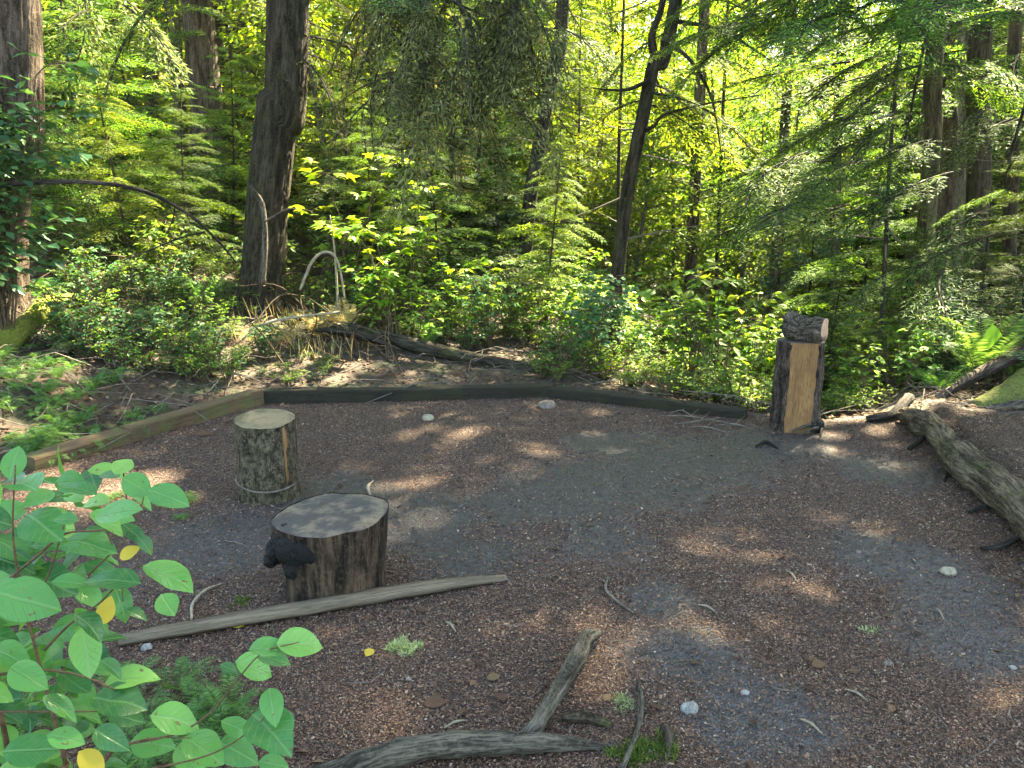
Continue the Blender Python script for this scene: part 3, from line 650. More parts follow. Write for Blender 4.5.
# ------------------------------------------------------------------ conifers
def branch_tpl(seed, L=1.0, ntw=17, step=.028, leaf=.075, lw=.2, droop=.28, rise=.1, fullness=.42, hang=.12):
    """one conifer bough along +x, one unit long: returns (leaf V,F), (wood V,F)"""
    r = np.random.default_rng(seed); main = []
    for t in np.linspace(0, 1, 12): main.append((L * t, .04 * math.sin(t * 4 + seed), rise * t - droop * t * t))
    main = np.array(main); W = MB(); W.add(*tube(main, np.linspace(.011, .002, 12) * L, 5, cap=False))
    Pp, Xx, Nn, Ls = [], [], [], []
    for i in range(ntw * 2):
        t = .1 + .9 * (i // 2 + r.random() * .6) / ntw; t = min(t, .99); side = 1 if i % 2 else -1
        p0 = np.array([np.interp(t, np.linspace(0, 1, 12), main[:, c]) for c in range(3)])
        ln = fullness * L * (1 - .75 * t ** 1.4) * r.uniform(.6, 1.1) * min(1, .45 + t * 2.4); ang = R(r.uniform(42, 68)) * side
        dr = np.array([math.cos(ang), math.sin(ang), -.1 + r.normal(0, .08)]); k = max(3, int(ln / (step * L)))
        s = np.linspace(.08, 1, k); q = p0 + dr * ln * s[:, None]; q[:, 2] -= hang * ln * s ** 2 + r.normal(0, .006, k) * L
        q[:, 0] += .12 * ln * s * s
        W.add(*tube(q[[0, k // 2, -1]], np.array([.004, .003, .0015]) * L, 3, cap=False))
        for sd in (-1, 1):
            a2 = ang + sd * R(50) + r.normal(0, .2, k); d2 = np.stack([np.cos(a2), np.sin(a2), r.normal(-.22, .25, k)], -1)
            Pp.append(q); Xx.append(d2); Nn.append(np.stack([r.normal(0, .3, k), r.normal(0, .3, k), np.ones(k)], -1)); Ls.append(leaf * L * r.uniform(.6, 1.15, k) * (1.15 - .6 * s))
        Pp.append(q[-1:]); Xx.append(dr[None]); Nn.append(np.array([[0, 0, 1.]])); Ls.append(np.array([leaf * L * .7]))
    Pp, Xx, Nn, Ls = map(np.concatenate, (Pp, Xx, Nn, Ls))
    V, Fs = stamp(*KITE, frames(Xx, Nn), Pp, np.stack([Ls, Ls * lw, Ls], -1))
    return (V, Fs), (np.concatenate(W.V), [f for f, _ in W.F])
BR = [branch_tpl(s, droop=dr, hang=hg) for s, dr, hg in ((1, .22, .1), (2, .34, .18), (3, .15, .08), (4, .42, .25))]
BRC = [branch_tpl(s, ntw=15, step=.035, leaf=.1, lw=.22, droop=dr, hang=.5, fullness=.36) for s, dr in ((11, .35), (12, .5))]   # cedar: hanging sprays
BRL = [branch_tpl(s, ntw=9, step=.075, leaf=.15, lw=.2, droop=dr, hang=.2) for s, dr in ((21, .25), (22, .35))]                 # coarser, for trees far off
BRX = [branch_tpl(s, ntw=9, step=.05, leaf=.07, lw=.13, droop=dr, hang=.8, fullness=.3) for s, dr in ((31, .3), (32, .5))]        # sparse, lichen-hung
def boughs(specs, tpls, seed):
    """specs: (origin, azimuth, length, tilt); returns leaf MB and wood MB"""
    r = np.random.default_rng(seed); lf, wd = MB(), MB()
    for (o, az, L, tilt) in specs:
        (lv, lF), (wv, wF) = tpls[r.integers(len(tpls))]
        c, s = math.cos(az), math.sin(az); ct, st = math.cos(tilt), math.sin(tilt); rl = r.normal(0, .2); cr, sr = math.cos(rl), math.sin(rl)
        Mx = np.array([[c, -s, 0], [s, c, 0], [0, 0, 1]]) @ np.array([[ct, 0, -st], [0, 1, 0], [st, 0, ct]]) @ np.array([[1, 0, 0], [0, cr, -sr], [0, sr, cr]])
        lf.add(lv * L @ Mx.T + o, lF); wd.add(wv * L @ Mx.T + o, wF)
    return lf, wd
def conifer_proto(name, h, rad, seed, nb, tpls, leafm, barkm, start=.06, shape=.75, trunk=.008, tilt=(-.15, .35)):
    """a young conifer standing at the origin: trunk, limbs, crown"""
    r = np.random.default_rng(seed); root = thing(name, (0, 0, 0), 'x', 'tree')
    zs = np.linspace(-.1, h, 24); P = np.stack([.05 * np.sin(zs * .9 + seed), .05 * np.cos(zs * .7), zs], -1)
    MB().add(*tube(P, np.linspace(h * trunk, .006, 24), 9, .15, 9)).build('trunk', barkm, root, True)
    specs = []
    for i in range(nb):
        t = start + (1 - start) * (i + r.random()) / nb; z = h * t * .985; az = i * 2.4 + r.normal(0, .4)
        L = rad * ((1 - t) ** shape * .92 + .10) * r.uniform(.7, 1.12); specs.append((np.array([.05 * math.sin(z * .9 + seed), .05 * math.cos(z * .7), z]), az, L, r.uniform(*tilt)))
    lf, wd = boughs(specs, tpls, seed); wd.build('limbs', barkm, root); lf.build('crown', leafm, root); return root

# the canopy: high crowns, mostly above the picture, that let the sun through only in places
LIT = [(at_z(100, 482, .06), .5), (at_z(62, 474, .06), .35), (at_z(350, 622, .06), .28), (at_z(405, 645), .14), (at_z(490, 437), .28), (at_z(430, 485), .22), (at_z(850, 512, .06), .25), (at_z(560, 470), .3), (at_z(920, 540), .2), (at_z(610, 715), .22), (at_z(620, 450), .25), (at_z(760, 438), .22), (at_z(230, 430), .2), (at_z(740, 600), .2), (at_z(940, 700), .25), (at_z(640, 590), .2),
       (at_y(300, 315, 8.2), 1.2), (at_y(345, 280, 8.6), .9), (at_y(260, 335, 7.8), .4), (at_y(20, 325, 7), .6), (at_y(200, 330, 7.6), .6), (at_y(700, 380, 9), 1.8), (at_y(850, 385, 7.8), .65), (at_y(470, 300, 9.4), .8), (at_y(560, 330, 10), .8), (at_y(400, 150, 8), .5), (at_y(1000, 380, 6.4), .45), (at_y(150, 120, 11), 1.0), (at_y(960, 430, 5.6), .25), (at_y(240, 60, 12), 1.0), (at_y(70, 100, 9), .5), (at_y(930, 370, 7.5), .5),
       (at_y(640, 330, 12), 1.6), (at_y(780, 280, 14), 1.8), (at_y(900, 300, 9), .9), (at_y(870, 110, 8), .55), (at_y(800, 180, 9), .7), (at_y(960, 120, 8), .8), (at_y(930, 250, 9), .8), (at_y(730, 300, 8), 1.3), (at_y(985, 345, 6.7), .6), (at_y(620, 350, 8.5), 1.0), (at_y(170, 575, 1.25), .10), (at_y(110, 580, 1.25), .09), (at_y(300, 640, 1.3), .07), (at_y(85, 650, 1.25), .12), (at_y(20, 500, 1.25), .14), (at_y(215, 700, 1.3), .1)]
LITQ = np.array([p_[:2] - SUN[:2] * (p_[2] / SUN[2]) for p_, _ in LIT]); LITR = np.array([r_ * (1.7 if p_[2] <= .05 else 1) for p_, r_ in LIT]); LITH = np.array([p_[2] > .05 for p_, _ in LIT])
def canopy(o, r0, z0, z1, n, seed, mat, parent, keep=1.0):
    r = np.random.default_rng(seed); t = r.random(n); z = z0 + (z1 - z0) * t; rad = r0 * (1 - t * .75) * np.sqrt(r.random(n)); a = r.random(n) * 6.283
    # gaps are cut so the sun reaches the chosen lit spots
    Pp = np.stack([o[0] + np.cos(a) * rad, o[1] + np.sin(a) * rad, z - .25 * rad], -1)
    Q = Pp[:, :2] - SUN[:2] * (Pp[:, 2:3] / SUN[2])
    dd = np.linalg.norm(Q[:, None] - LITQ[None], axis=-1) + fbm2(Q[:, 0], Q[:, 1], 1.6, 2)[:, None] * .25
    openw = (Q[:, 1] > 7.8) & (fbm2(Q[:, 0], Q[:, 1], .45, 17) > np.interp(np.degrees(np.arctan2(Q[:, 0], Q[:, 1])), [-40, -24, -12, -2, 3, 20, 26, 40], [.25, .12, -.02, -.3, -1, -1, -.05, .15])) & (np.abs(np.degrees(np.arctan2(Q[:, 0], Q[:, 1]))) < 62)
    inl = dd < LITR[None]; k = ~(inl[:, LITH].any(1) | (inl[:, ~LITH].any(1) & (r.random(n) < .5))) & ~openw; Pp, a = Pp[k], a[k]; m = len(Pp)
    if m == 0: return
    X = np.stack([np.cos(a), np.sin(a), r.normal(-.25, .2, m)], -1); Nn = np.stack([r.normal(0, .3, m), r.normal(0, .3, m), np.ones(m)], -1)
    L = r.uniform(.25, .6, m); V, Fs = stamp(*KITE, frames(X, Nn), Pp - np.array(o), np.stack([L, L * .42, L], -1))
    MB().add(V, Fs).build('crown', mat, parent)

def tall_tree(pts, dia, Ht, bark, label, seed, crown=None, bough=None, leafm='hem', taper=.55, n=20, bump=.1, name='conifer_tree', flare=1.5, cat='tree', deadlimbs=0, tpls=None, cleaf='hem'):
    """pts: (px, py, D) up the visible trunk, the first near the foot"""
    W = [at_y(*q) for q in pts]; b0 = W[0].copy(); zg = h1(b0[0], b0[1]); dirn = (W[0] - W[1]) / max(W[1][2] - W[0][2], .2)
    if b0[2] > zg: b0 = b0 + dirn * (b0[2] - zg)
    b0[2] = h1(b0[0], b0[1]); pl = [b0 + [0, 0, -.2], b0 + [0, 0, .0]] + [w for w in W if w[2] > b0[2] + .3]
    top = pl[-1]; d = unit(pl[-1] - pl[-2]); d = unit(d * .4 + np.array([0, 0, 1.0]) * .6)
    rest = Ht - (top[2] - b0[2])
    if rest > 0: pl += [top + d * rest * .5, top + d * rest]
    P = spline(pl, 40 if n >= 28 else 16); hh = np.clip((P[:, 2] - b0[2]) / Ht, 0, 1); rr = dia / 2 * (1 - taper * hh) * (1 + (flare - 1) * np.exp(-np.maximum(P[:, 2] - b0[2], 0) / .25))
    root = thing(name, b0, label, cat); Vt, Ft = tube(P - b0, rr, n if n < 28 else 110, bump * .55, 5, seed, True, 1.0, .22 if n >= 28 else .12); MB().add(Vt, Ft).build('trunk', M[bark], root, True)
    r = np.random.default_rng(seed)
    def axis(z):
        zz = P[:, 2] - b0[2]; return np.array([np.interp(z, zz, P[:, c] - b0[c]) for c in (0, 1)] + [z])
    if bough:
        specs = []
        for (nb, z0, z1, L0, L1, azc, azw, tl) in bough:
            for i in range(nb):
                z = r.uniform(z0, z1); specs.append((axis(z), R(azc) + r.uniform(-1, 1) * R(azw), r.uniform(L0, L1), tl + r.normal(0, .12)))
        lf, wd = boughs(specs, tpls or BR, seed); wd.build('limbs', M['barkblk'], root); lf.build('foliage', M[leafm], root)
    if deadlimbs:
        for i in range(deadlimbs):
            z = r.uniform(1.2, 6); a = r.random() * 6.28; L = r.uniform(.4, 1.4); o = axis(z); e = o + np.array([math.cos(a) * L, math.sin(a) * L, r.uniform(-.4, .2) * L])
            MB().add(*tube(spline([o, (o + e) / 2 + r.normal(0, .06, 3), e], 4), np.linspace(.014, .003, 9), 5, cap=False)).build('dead_limb', M['stick'], root)
    if crown:
        (cr, z0, z1, nq) = crown; ax = axis(z1 * .6) + b0; canopy(np.array([ax[0], ax[1], b0[2]]), cr, z0, z1, nq, seed, M[cleaf], root)
        bpy.context.view_layer.update()
        for ch in root.children:
            if ch.name.startswith('crown'): ch.location = (ax[0] - b0[0], ax[1] - b0[1], 0)
    return root
def azdir(deg): return deg    # math azimuth: 0 = +x (right), 90 = away, 180 = left, 270 = towards the camera
#            pts, dia, height ...
big_left = tall_tree([(-8, 300, 7.2), (0, 150, 7.2), (8, 0, 7.2)], .50, 24, 'barkbr', 'thick brown trunk at the left edge rising out of dark leafy growth', 1, (3, 9, 24, 1500), None, n=40, bump=.07)
t_dark = tall_tree([(264, 262, 9), (268, 200, 9), (277, 110, 9), (288, 0, 9)], .45, 26, 'barkdk', 'thick dark mossy trunk standing on the bank behind the sunlit dry fronds', 2, (3.2, 9, 26, 1500), [(6, 2.2, 4.2, .8, 1.5, 0, 90, -.2)], 'lichen', n=40, bump=.035, tpls=BRX, flare=1.25)
tall_tree([(207, 200, 14), (206, 100, 14), (197, 0, 14)], .52, 26, 'barkbr', 'grey-brown trunk half hidden by boughs left of the thick dark trunk', 3, (3.2, 9, 26, 1200), [(5, 3.2, 5, 1, 1.8, 270, 80, -.1)], 'hemfresh', n=28)
tall_tree([(183, 190, 14.6), (180, 120, 14.6), (172, 0, 14.6)], .24, 18, 'barkol', 'slim olive trunk just left of the grey-brown trunk', 4, (2, 9, 18, 500))
tall_tree([(153, 180, 17), (152, 80, 17), (150, 0, 17)], .28, 20, 'barkbr', 'slim brown trunk far back above the fresh green boughs', 5, (2, 10, 20, 500), deadlimbs=4)
tall_tree([(218, 180, 16), (216, 100, 16), (212, 0, 16)], .34, 22, 'barkblk', 'blackish trunk close behind the grey-brown trunk', 6, (2.4, 10, 22, 600))
tall_tree([(522, 290, 11.5), (530, 200, 11.5), (538, 150, 11.5), (557, 50, 11.5), (563, 0, 11.5)], .20, 20, 'barkblk', 'leaning dark slender trunk in the middle behind the shrubs', 7, (2.4, 8, 20, 800), [(9, 2.6, 4.6, .9, 1.6, 200, 120, -.2)], 'hem', deadlimbs=6)
t_main = tall_tree([(612, 345, 9.4), (618, 270, 9.4), (628, 190, 9.4), (642, 120, 9.4), (655, 60, 9.4), (676, 0, 9.4)], .165, 17, 'barkdk', 'slender dark trunk that curves right and forks near the top of the photo', 8, (2.6, 7.5, 17, 900),
     [(5, 2.8, 4.3, 1.0, 1.7, 0, 60, -.25), (3, 3.0, 4.2, .8, 1.2, 180, 60, -.2)], 'cedar', deadlimbs=10, tpls=BRC)
f0 = at_y(655, 60, 9.4); o = MB().add(*tube(spline([f0, at_y(652, 35, 9.3), at_y(662, 5, 9.2), at_y(668, -60, 9.1)], 6), np.linspace(.05, .03, 19), 10, .1, 6)).build('fork', M['barkdk'], t_main, True); o.location = -np.array(t_main.location)
b = MB()
for pl in ([(640, 132, 9.4), (654, 126, 9.3), (664, 115, 9.2), (700, 105, 9.0), (760, 95, 8.8)], [(662, 40, 9.3), (690, 60, 9.1), (712, 100, 9), (722, 160, 8.9)], [(650, 80, 9.3), (625, 90, 9.2), (590, 88, 9.1)], [(668, 20, 9.2), (720, 30, 9), (770, 60, 8.9)]):
    q = spline([at_y(*w) for w in pl], 6); o = MB().add(*tube(q, np.linspace(.028, .006, len(q)), 7, .2, 10)).build('limb', M['barkdk'], t_main, True); o.location = -np.array(t_main.location)
tall_tree([(617, 330, 10), (618, 240, 10), (619, 150, 10), (622, 60, 10)], .055, 5.5, 'barkblk', 'very thin straight dead stem just left of the forked slender trunk', 9, None, None, n=8, deadlimbs=5, name='dead_sapling')
tall_tree([(648, 215, 25), (651, 160, 25), (657, 80, 25)], .34, 24, 'barkpale', 'pale trunk far back seen just right of the forked trunk', 10, None, None, n=14)
tall_tree([(690, 285, 14), (693, 220, 14), (697, 150, 14)], .22, 16, 'barkbr', 'reddish-brown trunk standing in the sunlit ravine', 11, None, [(5, 3.5, 6, 1, 1.8, 0, 180, -.2)], 'cedar', n=14, deadlimbs=6, tpls=BRC)
tall_tree([(716, 290, 15), (719, 210, 15), (722, 130, 15)], .09, 9, 'barkdk', 'thin brown pole tree right of the reddish-brown trunk', 12, None, [(8, 3, 7, .7, 1.4, 0, 180, -.2)], 'cedar', n=8, tpls=BRC)
tall_tree([(812, 230, 30), (817, 180, 30), (824, 100, 30)], .42, 26, 'barkpale', 'pale leaning trunk far back above the bluish young fir', 13, None, None, n=14)
tall_tree([(793, 230, 32), (796, 170, 32), (800, 90, 32)], .40, 26, 'barkpale', 'pale straight trunk far back left of the leaning pale one', 14, None, None, n=14)
RB = 'hemfresh'
tall_tree([(921, 350, 10), (926, 230, 10), (933, 130, 10), (938, 0, 10)], .22, 21, 'barkol', 'olive mossy trunk, foremost left of the cluster of trunks on the right', 15, (3.2, 7, 21, 750), [(4, 3.6, 4.9, 1.1, 2.0, 190, 50, -.2), (2, 3.4, 4.6, .9, 1.5, 290, 60, -.2)], RB, n=22)
tall_tree([(938, 330, 11), (943, 230, 11), (948, 130, 11), (950, 0, 11)], .26, 22, 'barkbr', 'brown trunk second from left in the right-hand cluster', 16, (3.2, 7, 22, 750), [(4, 3.6, 5, 1.1, 2.0, 190, 60, -.2)], RB, n=22)
tall_tree([(954, 330, 11.6), (957, 230, 11.6), (961, 130, 11.6), (966, 0, 11.6)], .22, 21, 'barkpale', 'greyish trunk third from left in the right-hand cluster', 17, (3, 7, 21, 650), None, n=20)
tall_tree([(972, 330, 10.6), (977, 230, 10.6), (980, 130, 10.6), (983, 0, 10.6)], .30, 23, 'barkdk', 'dark stout trunk, fourth from left in the right-hand cluster', 18, (3.4, 7, 23, 800), [(4, 3.4, 4.8, 1.0, 1.8, 240, 80, -.2)], RB, n=24)
tall_tree([(1006, 330, 12), (1010, 230, 12), (1014, 120, 12), (1018, 0, 12)], .20, 21, 'barkdk', 'slim trunk at the right edge behind the cluster', 19, (3, 7, 21, 600), [(7, 2.6, 4.6, 1.0, 2, 240, 70, -.2)], RB, n=18)
tall_tree([(880, 345, 9.2), (885, 260, 9.2), (889, 170, 9.2), (893, 120, 9.2)], .06, 5, 'barkblk', 'thin dark leafless sapling with bare side twigs left of the trunk cluster', 20, None, [(4, .9, 3.2, .5, .9, 180, 120, -.1)], 'hemfresh', n=8, deadlimbs=12, name='sapling')
tall_tree([(832, 300, 13), (836, 200, 13), (840, 80, 13)], .18, 18, 'barkol', 'half-hidden olive trunk behind the drooping boughs above the post', 21, (3, 7, 18, 450), [(12, 3.2, 6, 1.2, 2.4, 200, 90, -.25)], 'hemfresh', n=14)
# tree at the right edge whose mossy roots reach into the picture
rt = np.array([5.35, 6.9, 0]); rt[2] = h1(rt[0], rt[1])
root_tree = tall_tree([(1115, 372, 6.9), (1118, 200, 6.9), (1122, 0, 6.9)], .7, 26, 'barkdk', 'large tree mostly beyond the right edge with thick mossy roots in view', 22, (3.6, 7, 26, 2200), [(5, 3.9, 4.8, 1.2, 1.8, 170, 35, -.15)], 'hem', n=36, name='conifer_tree')
base = np.array(root_tree.location)
for pl, r0, r1, mt in (([(1115, 335, 6.8), (1040, 345, 6.6), (985, 368, 6.5), (955, 386, 6.4), (930, 400, 6.3)], .075, .03, 'barkbr'), ([(1120, 350, 6.5), (1050, 368, 6.2), (1010, 390, 5.9), (975, 404, 5.8)], .2, .06, 'rootmoss'), ([(1100, 390, 6.1), (1030, 402, 5.8), (960, 412, 5.8), (915, 416, 5.9)], .07, .015, 'greystick')):
    W = [at_y(*w) for w in pl]
    for i, w in enumerate(W): w[2] = max(w[2], h1(w[0], w[1]) - .01) - (0 if i else 0); w[2] = w[2] - (r0 + (r1 - r0) * i / len(W)) * .4
    q = spline(W, 8); o = MB().add(*tube(q, np.linspace(r0, r1, len(q)), 18, .22, 5)).build('root', M[mt], root_tree, True); o.location = -base
# conifers added on the sunny side, mostly out of view, to shade the clearing
for i, (x, y, cr, ht, nq, lb) in enumerate(((7.6, 9.5, 3.6, 24, 2400, 'tall shade conifer added beyond the right edge behind the big root'), (9.5, 13, 3.8, 26, 2200, 'tall shade conifer added further off beyond the right edge'), (7.2, 14.5, 3.6, 25, 1800, 'tall shade conifer added behind the cluster of trunks on the right'), (4.2, 12.8, 3.4, 24, 1600, 'tall shade conifer added in the ravine behind the drooping boughs'), (6.2, 4.2, 3.2, 22, 1600, 'tall shade conifer added just out of view beside the fallen log'), (11.5, 8, 3.6, 24, 1800, 'tall shade conifer added well off to the sunny side'))):
    z = h1(x, y); root = thing('conifer_tree', (x, y, z), lb, 'tree'); P = np.array([[.04 * math.sin(k), .03 * k, k * ht / 10.0 - (.2 if k == 0 else 0)] for k in range(11)])
    MB().add(*tube(spline(P, 6), np.linspace(.085 if i in (2, 3) else .19, .03, 61), 18, .1, 5, i)).build('trunk', M['barkol'] if i in (2, 3) else M['barkdk'], root, True)
    canopy(np.array([x, y, z]), cr, 6.5, ht, nq, 60 + i, M['hem'], root)

# ------------------------------------------------------------------ young conifers of the understorey
PA = conifer_proto('young_hemlock', 5.0, 1.9, 5, 62, BR, M['hemfresh'], M['barkdk'])
PB = conifer_proto('young_hemlock', 3.4, 1.3, 6, 56, BR, M['hem'], M['barkdk'])
PC = conifer_proto('young_cedar', 5.5, 1.6, 7, 70, BRC, M['cedar'], M['barkbr'], .08, .6)
PD = conifer_proto('young_fir', 4.4, 1.15, 8, 54, BR, M['blue'], M['barkdk'], .04, .9, tilt=(0, .4))
PE = conifer_proto('tall_hemlock', 9.0, 2.4, 9, 130, BRL, M['hemfresh'], M['barkdk'], .03, .55, .006)
PF = conifer_proto('tall_cedar', 9.5, 2.2, 10, 130, BRL, M['cedar'], M['barkbr'], .03, .55, .006)
def broad_proto(name, h, rad, seed, nl, leafm):
    r = np.random.default_rng(seed); root = thing(name, (0, 0, 0), 'x', 'tree'); zs = np.linspace(-.2, h, 16)
    P = np.stack([.18 * np.sin(zs * .5 + seed), .15 * np.cos(zs * .6), zs], -1); MB().add(*tube(P, np.linspace(h * .011, .012, 16), 9, .15, 8)).build('trunk', M['barkpale'], root, True)
    wd, lf = MB(), MB()
    for i in range(nl):
        z = h * (.12 + .86 * i / nl); a = i * 2.4 + r.normal(0, .4); L = rad * (1 - .55 * i / nl) * r.uniform(.6, 1.1); o = np.array([.18 * math.sin(z * .5 + seed), .15 * math.cos(z * .6), z]); e = o + np.array([math.cos(a) * L, math.sin(a) * L, L * r.uniform(.05, .4)])
        q = spline([o, (o + e) / 2 + [0, 0, .12], e], 6); wd.add(*tube(q, np.linspace(.018, .004, len(q)), 5, cap=False))
        m = 130; t = .25 + .75 * r.random(m) ** .8; c = np.stack([np.interp(t, np.linspace(0, 1, len(q)), q[:, k]) for k in range(3)], -1) + r.normal(0, .17, (m, 3)) * np.array([1, 1, .45]); c[:, 2] -= .15 * r.random(m)
        X = np.stack([np.cos(a) + r.normal(0, .8, m), np.sin(a) + r.normal(0, .8, m), r.normal(-.4, .35, m)], -1); V, Fs = stamp(*LEAF, frames(X, np.stack([r.normal(0, .4, m), r.normal(0, .4, m), np.ones(m)], -1)), c, r.uniform(.07, .16, m)); lf.add(V, Fs)
    wd.build('limbs', M['barkpale'], root); lf.build('crown', leafm, root); return root
PI = conifer_proto('tall_hemlock', 8.0, 2.3, 19, 120, BRL, M['hem'], M['barkdk'], .05, .55, .006)
PG = broad_proto('broadleaf_tree', 8.0, 2.3, 41, 62, M['maple'])
PH = broad_proto('broadleaf_tree', 6.0, 1.9, 42, 54, M['shrub'])
used = set()
def plant(proto, px, D, s, label, dz=0.0, a=None):
    q = ground_at(px, D); ang = random.random() * 6.28 if a is None else a
    if proto not in used:
        used.add(proto); proto.location = (q[0], q[1], q[2] + dz); proto.rotation_euler = (0, 0, ang); proto.scale = (s, s, s); proto['label'] = label; return proto
    return copy_thing(proto, (q[0], q[1], q[2] + dz), ang, s, label)
for a in ((PA, 95, 10.6, .86, 'fresh green hemlock behind the arching branch on the left'), (PA, 152, 12.2, .85, 'bright hemlock with layered boughs in front of the slim brown trunk'), (PB, 48, 9.2, .8, 'small dark hemlock between left-edge trunk and arching branch'),
          (PA, 235, 12, .62, 'hemlock filling the gap between grey-brown and thick dark trunks'), (PB, 345, 11, 1.0, 'dark young hemlock right of the thick dark trunk'), (PB, 400, 12.2, 1.25, 'dark hemlock left of centre behind the maple leaves'),
          (PB, 452, 11.4, 1.25, 'dense dark hemlock under the lichen-hung boughs'), (PD, 497, 11.8, .8, 'bluish young fir beside the leaning dark slender trunk'), (PC, 575, 13.5, .95, 'sunlit yellow-green cedar between leaning and forked trunks'), (PD, 762, 12.6, 1.1, 'bluish young fir behind and left of the post'),
          (PD, 806, 13.5, 1.05, 'slim bluish fir right behind the post'), (PA, 850, 10.8, .85, 'broad hemlock with layered boughs right of the post'), (PA, 890, 9.4, .45, 'low hemlock in front of the olive mossy trunk'), (PB, 968, 8.6, .65, 'small hemlock at the foot of the trunk cluster'), (PB, 1020, 8.0, .8, 'dark hemlock above the fern at the right edge'),
          (PC, 668, 15.5, 1.15, 'cedar with hanging sprays behind the forked trunk'), (PC, 735, 17, 1.2, 'sunlit cedar in the ravine above the reddish-brown trunk'), (PC, 10, 13, 1.1, 'tall cedar behind the left-edge trunk'),
          (PB, 440, 9.7, .72, 'small feathery hemlock among the undergrowth below the lichen-hung boughs'), (PC, 548, 9.9, .5, 'short cedar in front of the leaning dark slender trunk'),
          (PB, 822, 9.4, .5, 'small dark hemlock right behind the log chunk'), (PC, 130, 9.6, .5, 'short cedar on the bank below the arching branch'), (PB, 190, 10.2, .7, 'dark hemlock on the bank left of the thick dark trunk'), (PA, 380, 10.0, .5, 'fresh hemlock sapling behind the vine maple'),
          (PG, 600, 16.5, .9, 'sunlit yellow-green broadleaf tree between leaning and forked trunks'), (PG, 700, 18.5, 1.0, 'glowing broadleaf tree right behind the reddish-brown trunk'), (PG, 665, 23, 1.2, 'tall glowing broadleaf tree deep in the ravine'), (PH, 640, 13.8, .75, 'light green broadleaf tree behind the forked trunk'), (PH, 742, 15, .8, 'light broadleaf tree behind the thin brown pole tree'), (PG, 560, 21, 1.1, 'tall broadleaf tree lit from behind left of the forked trunk'), (PH, 785, 18, 1.0, 'bright broadleaf tree between the two bluish firs'), (PG, 820, 25, 1.2, 'tall broadleaf tree below the leaning pale trunk'), (PH, 480, 15.5, .9, 'light broadleaf tree behind the dense dark hemlock'), (PG, 330, 15, .85, 'sunlit broadleaf tree right behind the thick dark trunk'), (PH, 110, 15.5, .9, 'light broadleaf tree behind the fresh green hemlock'), (PG, 740, 28, 1.35, 'farthest glowing broadleaf tree in the gap of the wood'),
          (PF, 610, 30, 1.2, 'pale far cedar in the gap beside the forked trunk'), (PF, 690, 33, 1.3, 'far cedar in the middle of the bright gap'), (PF, 770, 31, 1.25, 'far cedar at the right of the bright gap'), (PI, 30, 14.5, 1.0, 'dark hemlock behind the left-edge trunk'), (PI, 245, 16, 1.1, 'dark hemlock between grey-brown and thick dark trunks, far back'), (PI, 425, 15, 1.05, 'dark hemlock far back behind the lichen-hung boughs'), (PI, 508, 16.5, 1.1, 'dark hemlock far back left of the leaning dark trunk'), (PI, 895, 17, 1.1, 'dark hemlock behind the thin leafless sapling'), (PI, 955, 15.5, 1.1, 'dark hemlock close behind the trunk cluster'), (PI, 1010, 13.5, 1.0, 'dark hemlock behind the slim trunk at the right edge'),
          (PE, 60, 19, 1.0, 'large hemlock far back left of the slim brown trunk'), (PE, 290, 19, 1.05, 'large hemlock far behind the thick dark trunk'), (PF, 380, 20, 1.0, 'large cedar far back left of centre'), (PE, 470, 18, .95, 'large hemlock far back behind the dense dark hemlock'), (PF, 545, 22, 1.0, 'large cedar far back at the centre'),
          (PE, 880, 17, 1.15, 'large hemlock far back behind the thin leafless sapling'), (PE, 960, 18, 1.15, 'large hemlock far back behind the trunk cluster'), (PF, 1020, 20, 1.2, 'large cedar far back at the right edge'), (PF, 170, 22, 1.1, 'large cedar far back behind the slim brown trunk'), (PF, 820, 21, .95, 'large cedar far back above the slim bluish fir')):
    plant(*a)

# boughs hanging into the top of the picture from trees overhead
def hung_bough(name, root_pts, label, specs_px, leafm, tpls, seed, wood='barkblk'):
    W = [at_y(*q) for q in root_pts]; loc = W[0]; root = thing(name, loc, label, 'bough')
    q = spline(W, 8); MB().add(*tube(q - loc, np.linspace(.035, .01, len(q)), 8, .15, 9)).build('limb', M[wood], root, True)
    specs = []
    for (px, py, D, az, L, tl) in specs_px: specs.append((at_y(px, py, D) - loc, R(az), L, tl))
    lf, wd = boughs(specs, tpls, seed); wd.build('twigs', M[wood], root); lf.build('foliage', M[leafm], root)
r = np.random.default_rng(77)
# a dark mossy tree just above the frame in the middle, its drooping limbs in view
tall = [(r.uniform(385, 540), r.uniform(-70, 95), r.uniform(7.6, 8.5), r.uniform(160, 380), r.uniform(.6, 1.3), r.uniform(-1.1, -.4)) for _ in range(85)]
hung_bough('lichen_bough', [(470, -120, 8.3), (455, -20, 8.1), (470, 30, 8.0), (480, 80, 7.9)], 'dark drooping bough hung with brown lichen at the top centre', tall, 'lichen', BRX + BRC, 3)
tall = [(r.uniform(395, 520), r.uniform(-50, 35), r.uniform(7.8, 8.6), r.uniform(0, 360), r.uniform(.5, 1.0), r.uniform(-.5, 0)) for _ in range(12)]
hung_bough('hemlock_bough', [(430, -120, 8.5), (425, -30, 8.4), (415, 10, 8.2)], 'dark green bough behind the lichen bough at the top', tall, 'hem', BR, 4)
tall = [(r.uniform(800, 1030), r.uniform(-70, 25), r.uniform(6.4, 8), r.uniform(150, 260), r.uniform(.6, 1.1), r.uniform(-.4, -.05)) for _ in range(34)]
hung_bough('hemlock_bough', [(1080, -60, 6.5), (980, -20, 6.8), (880, 30, 7)], 'broad green bough spreading from the top right corner', tall, 'hemfresh', BR, 5)
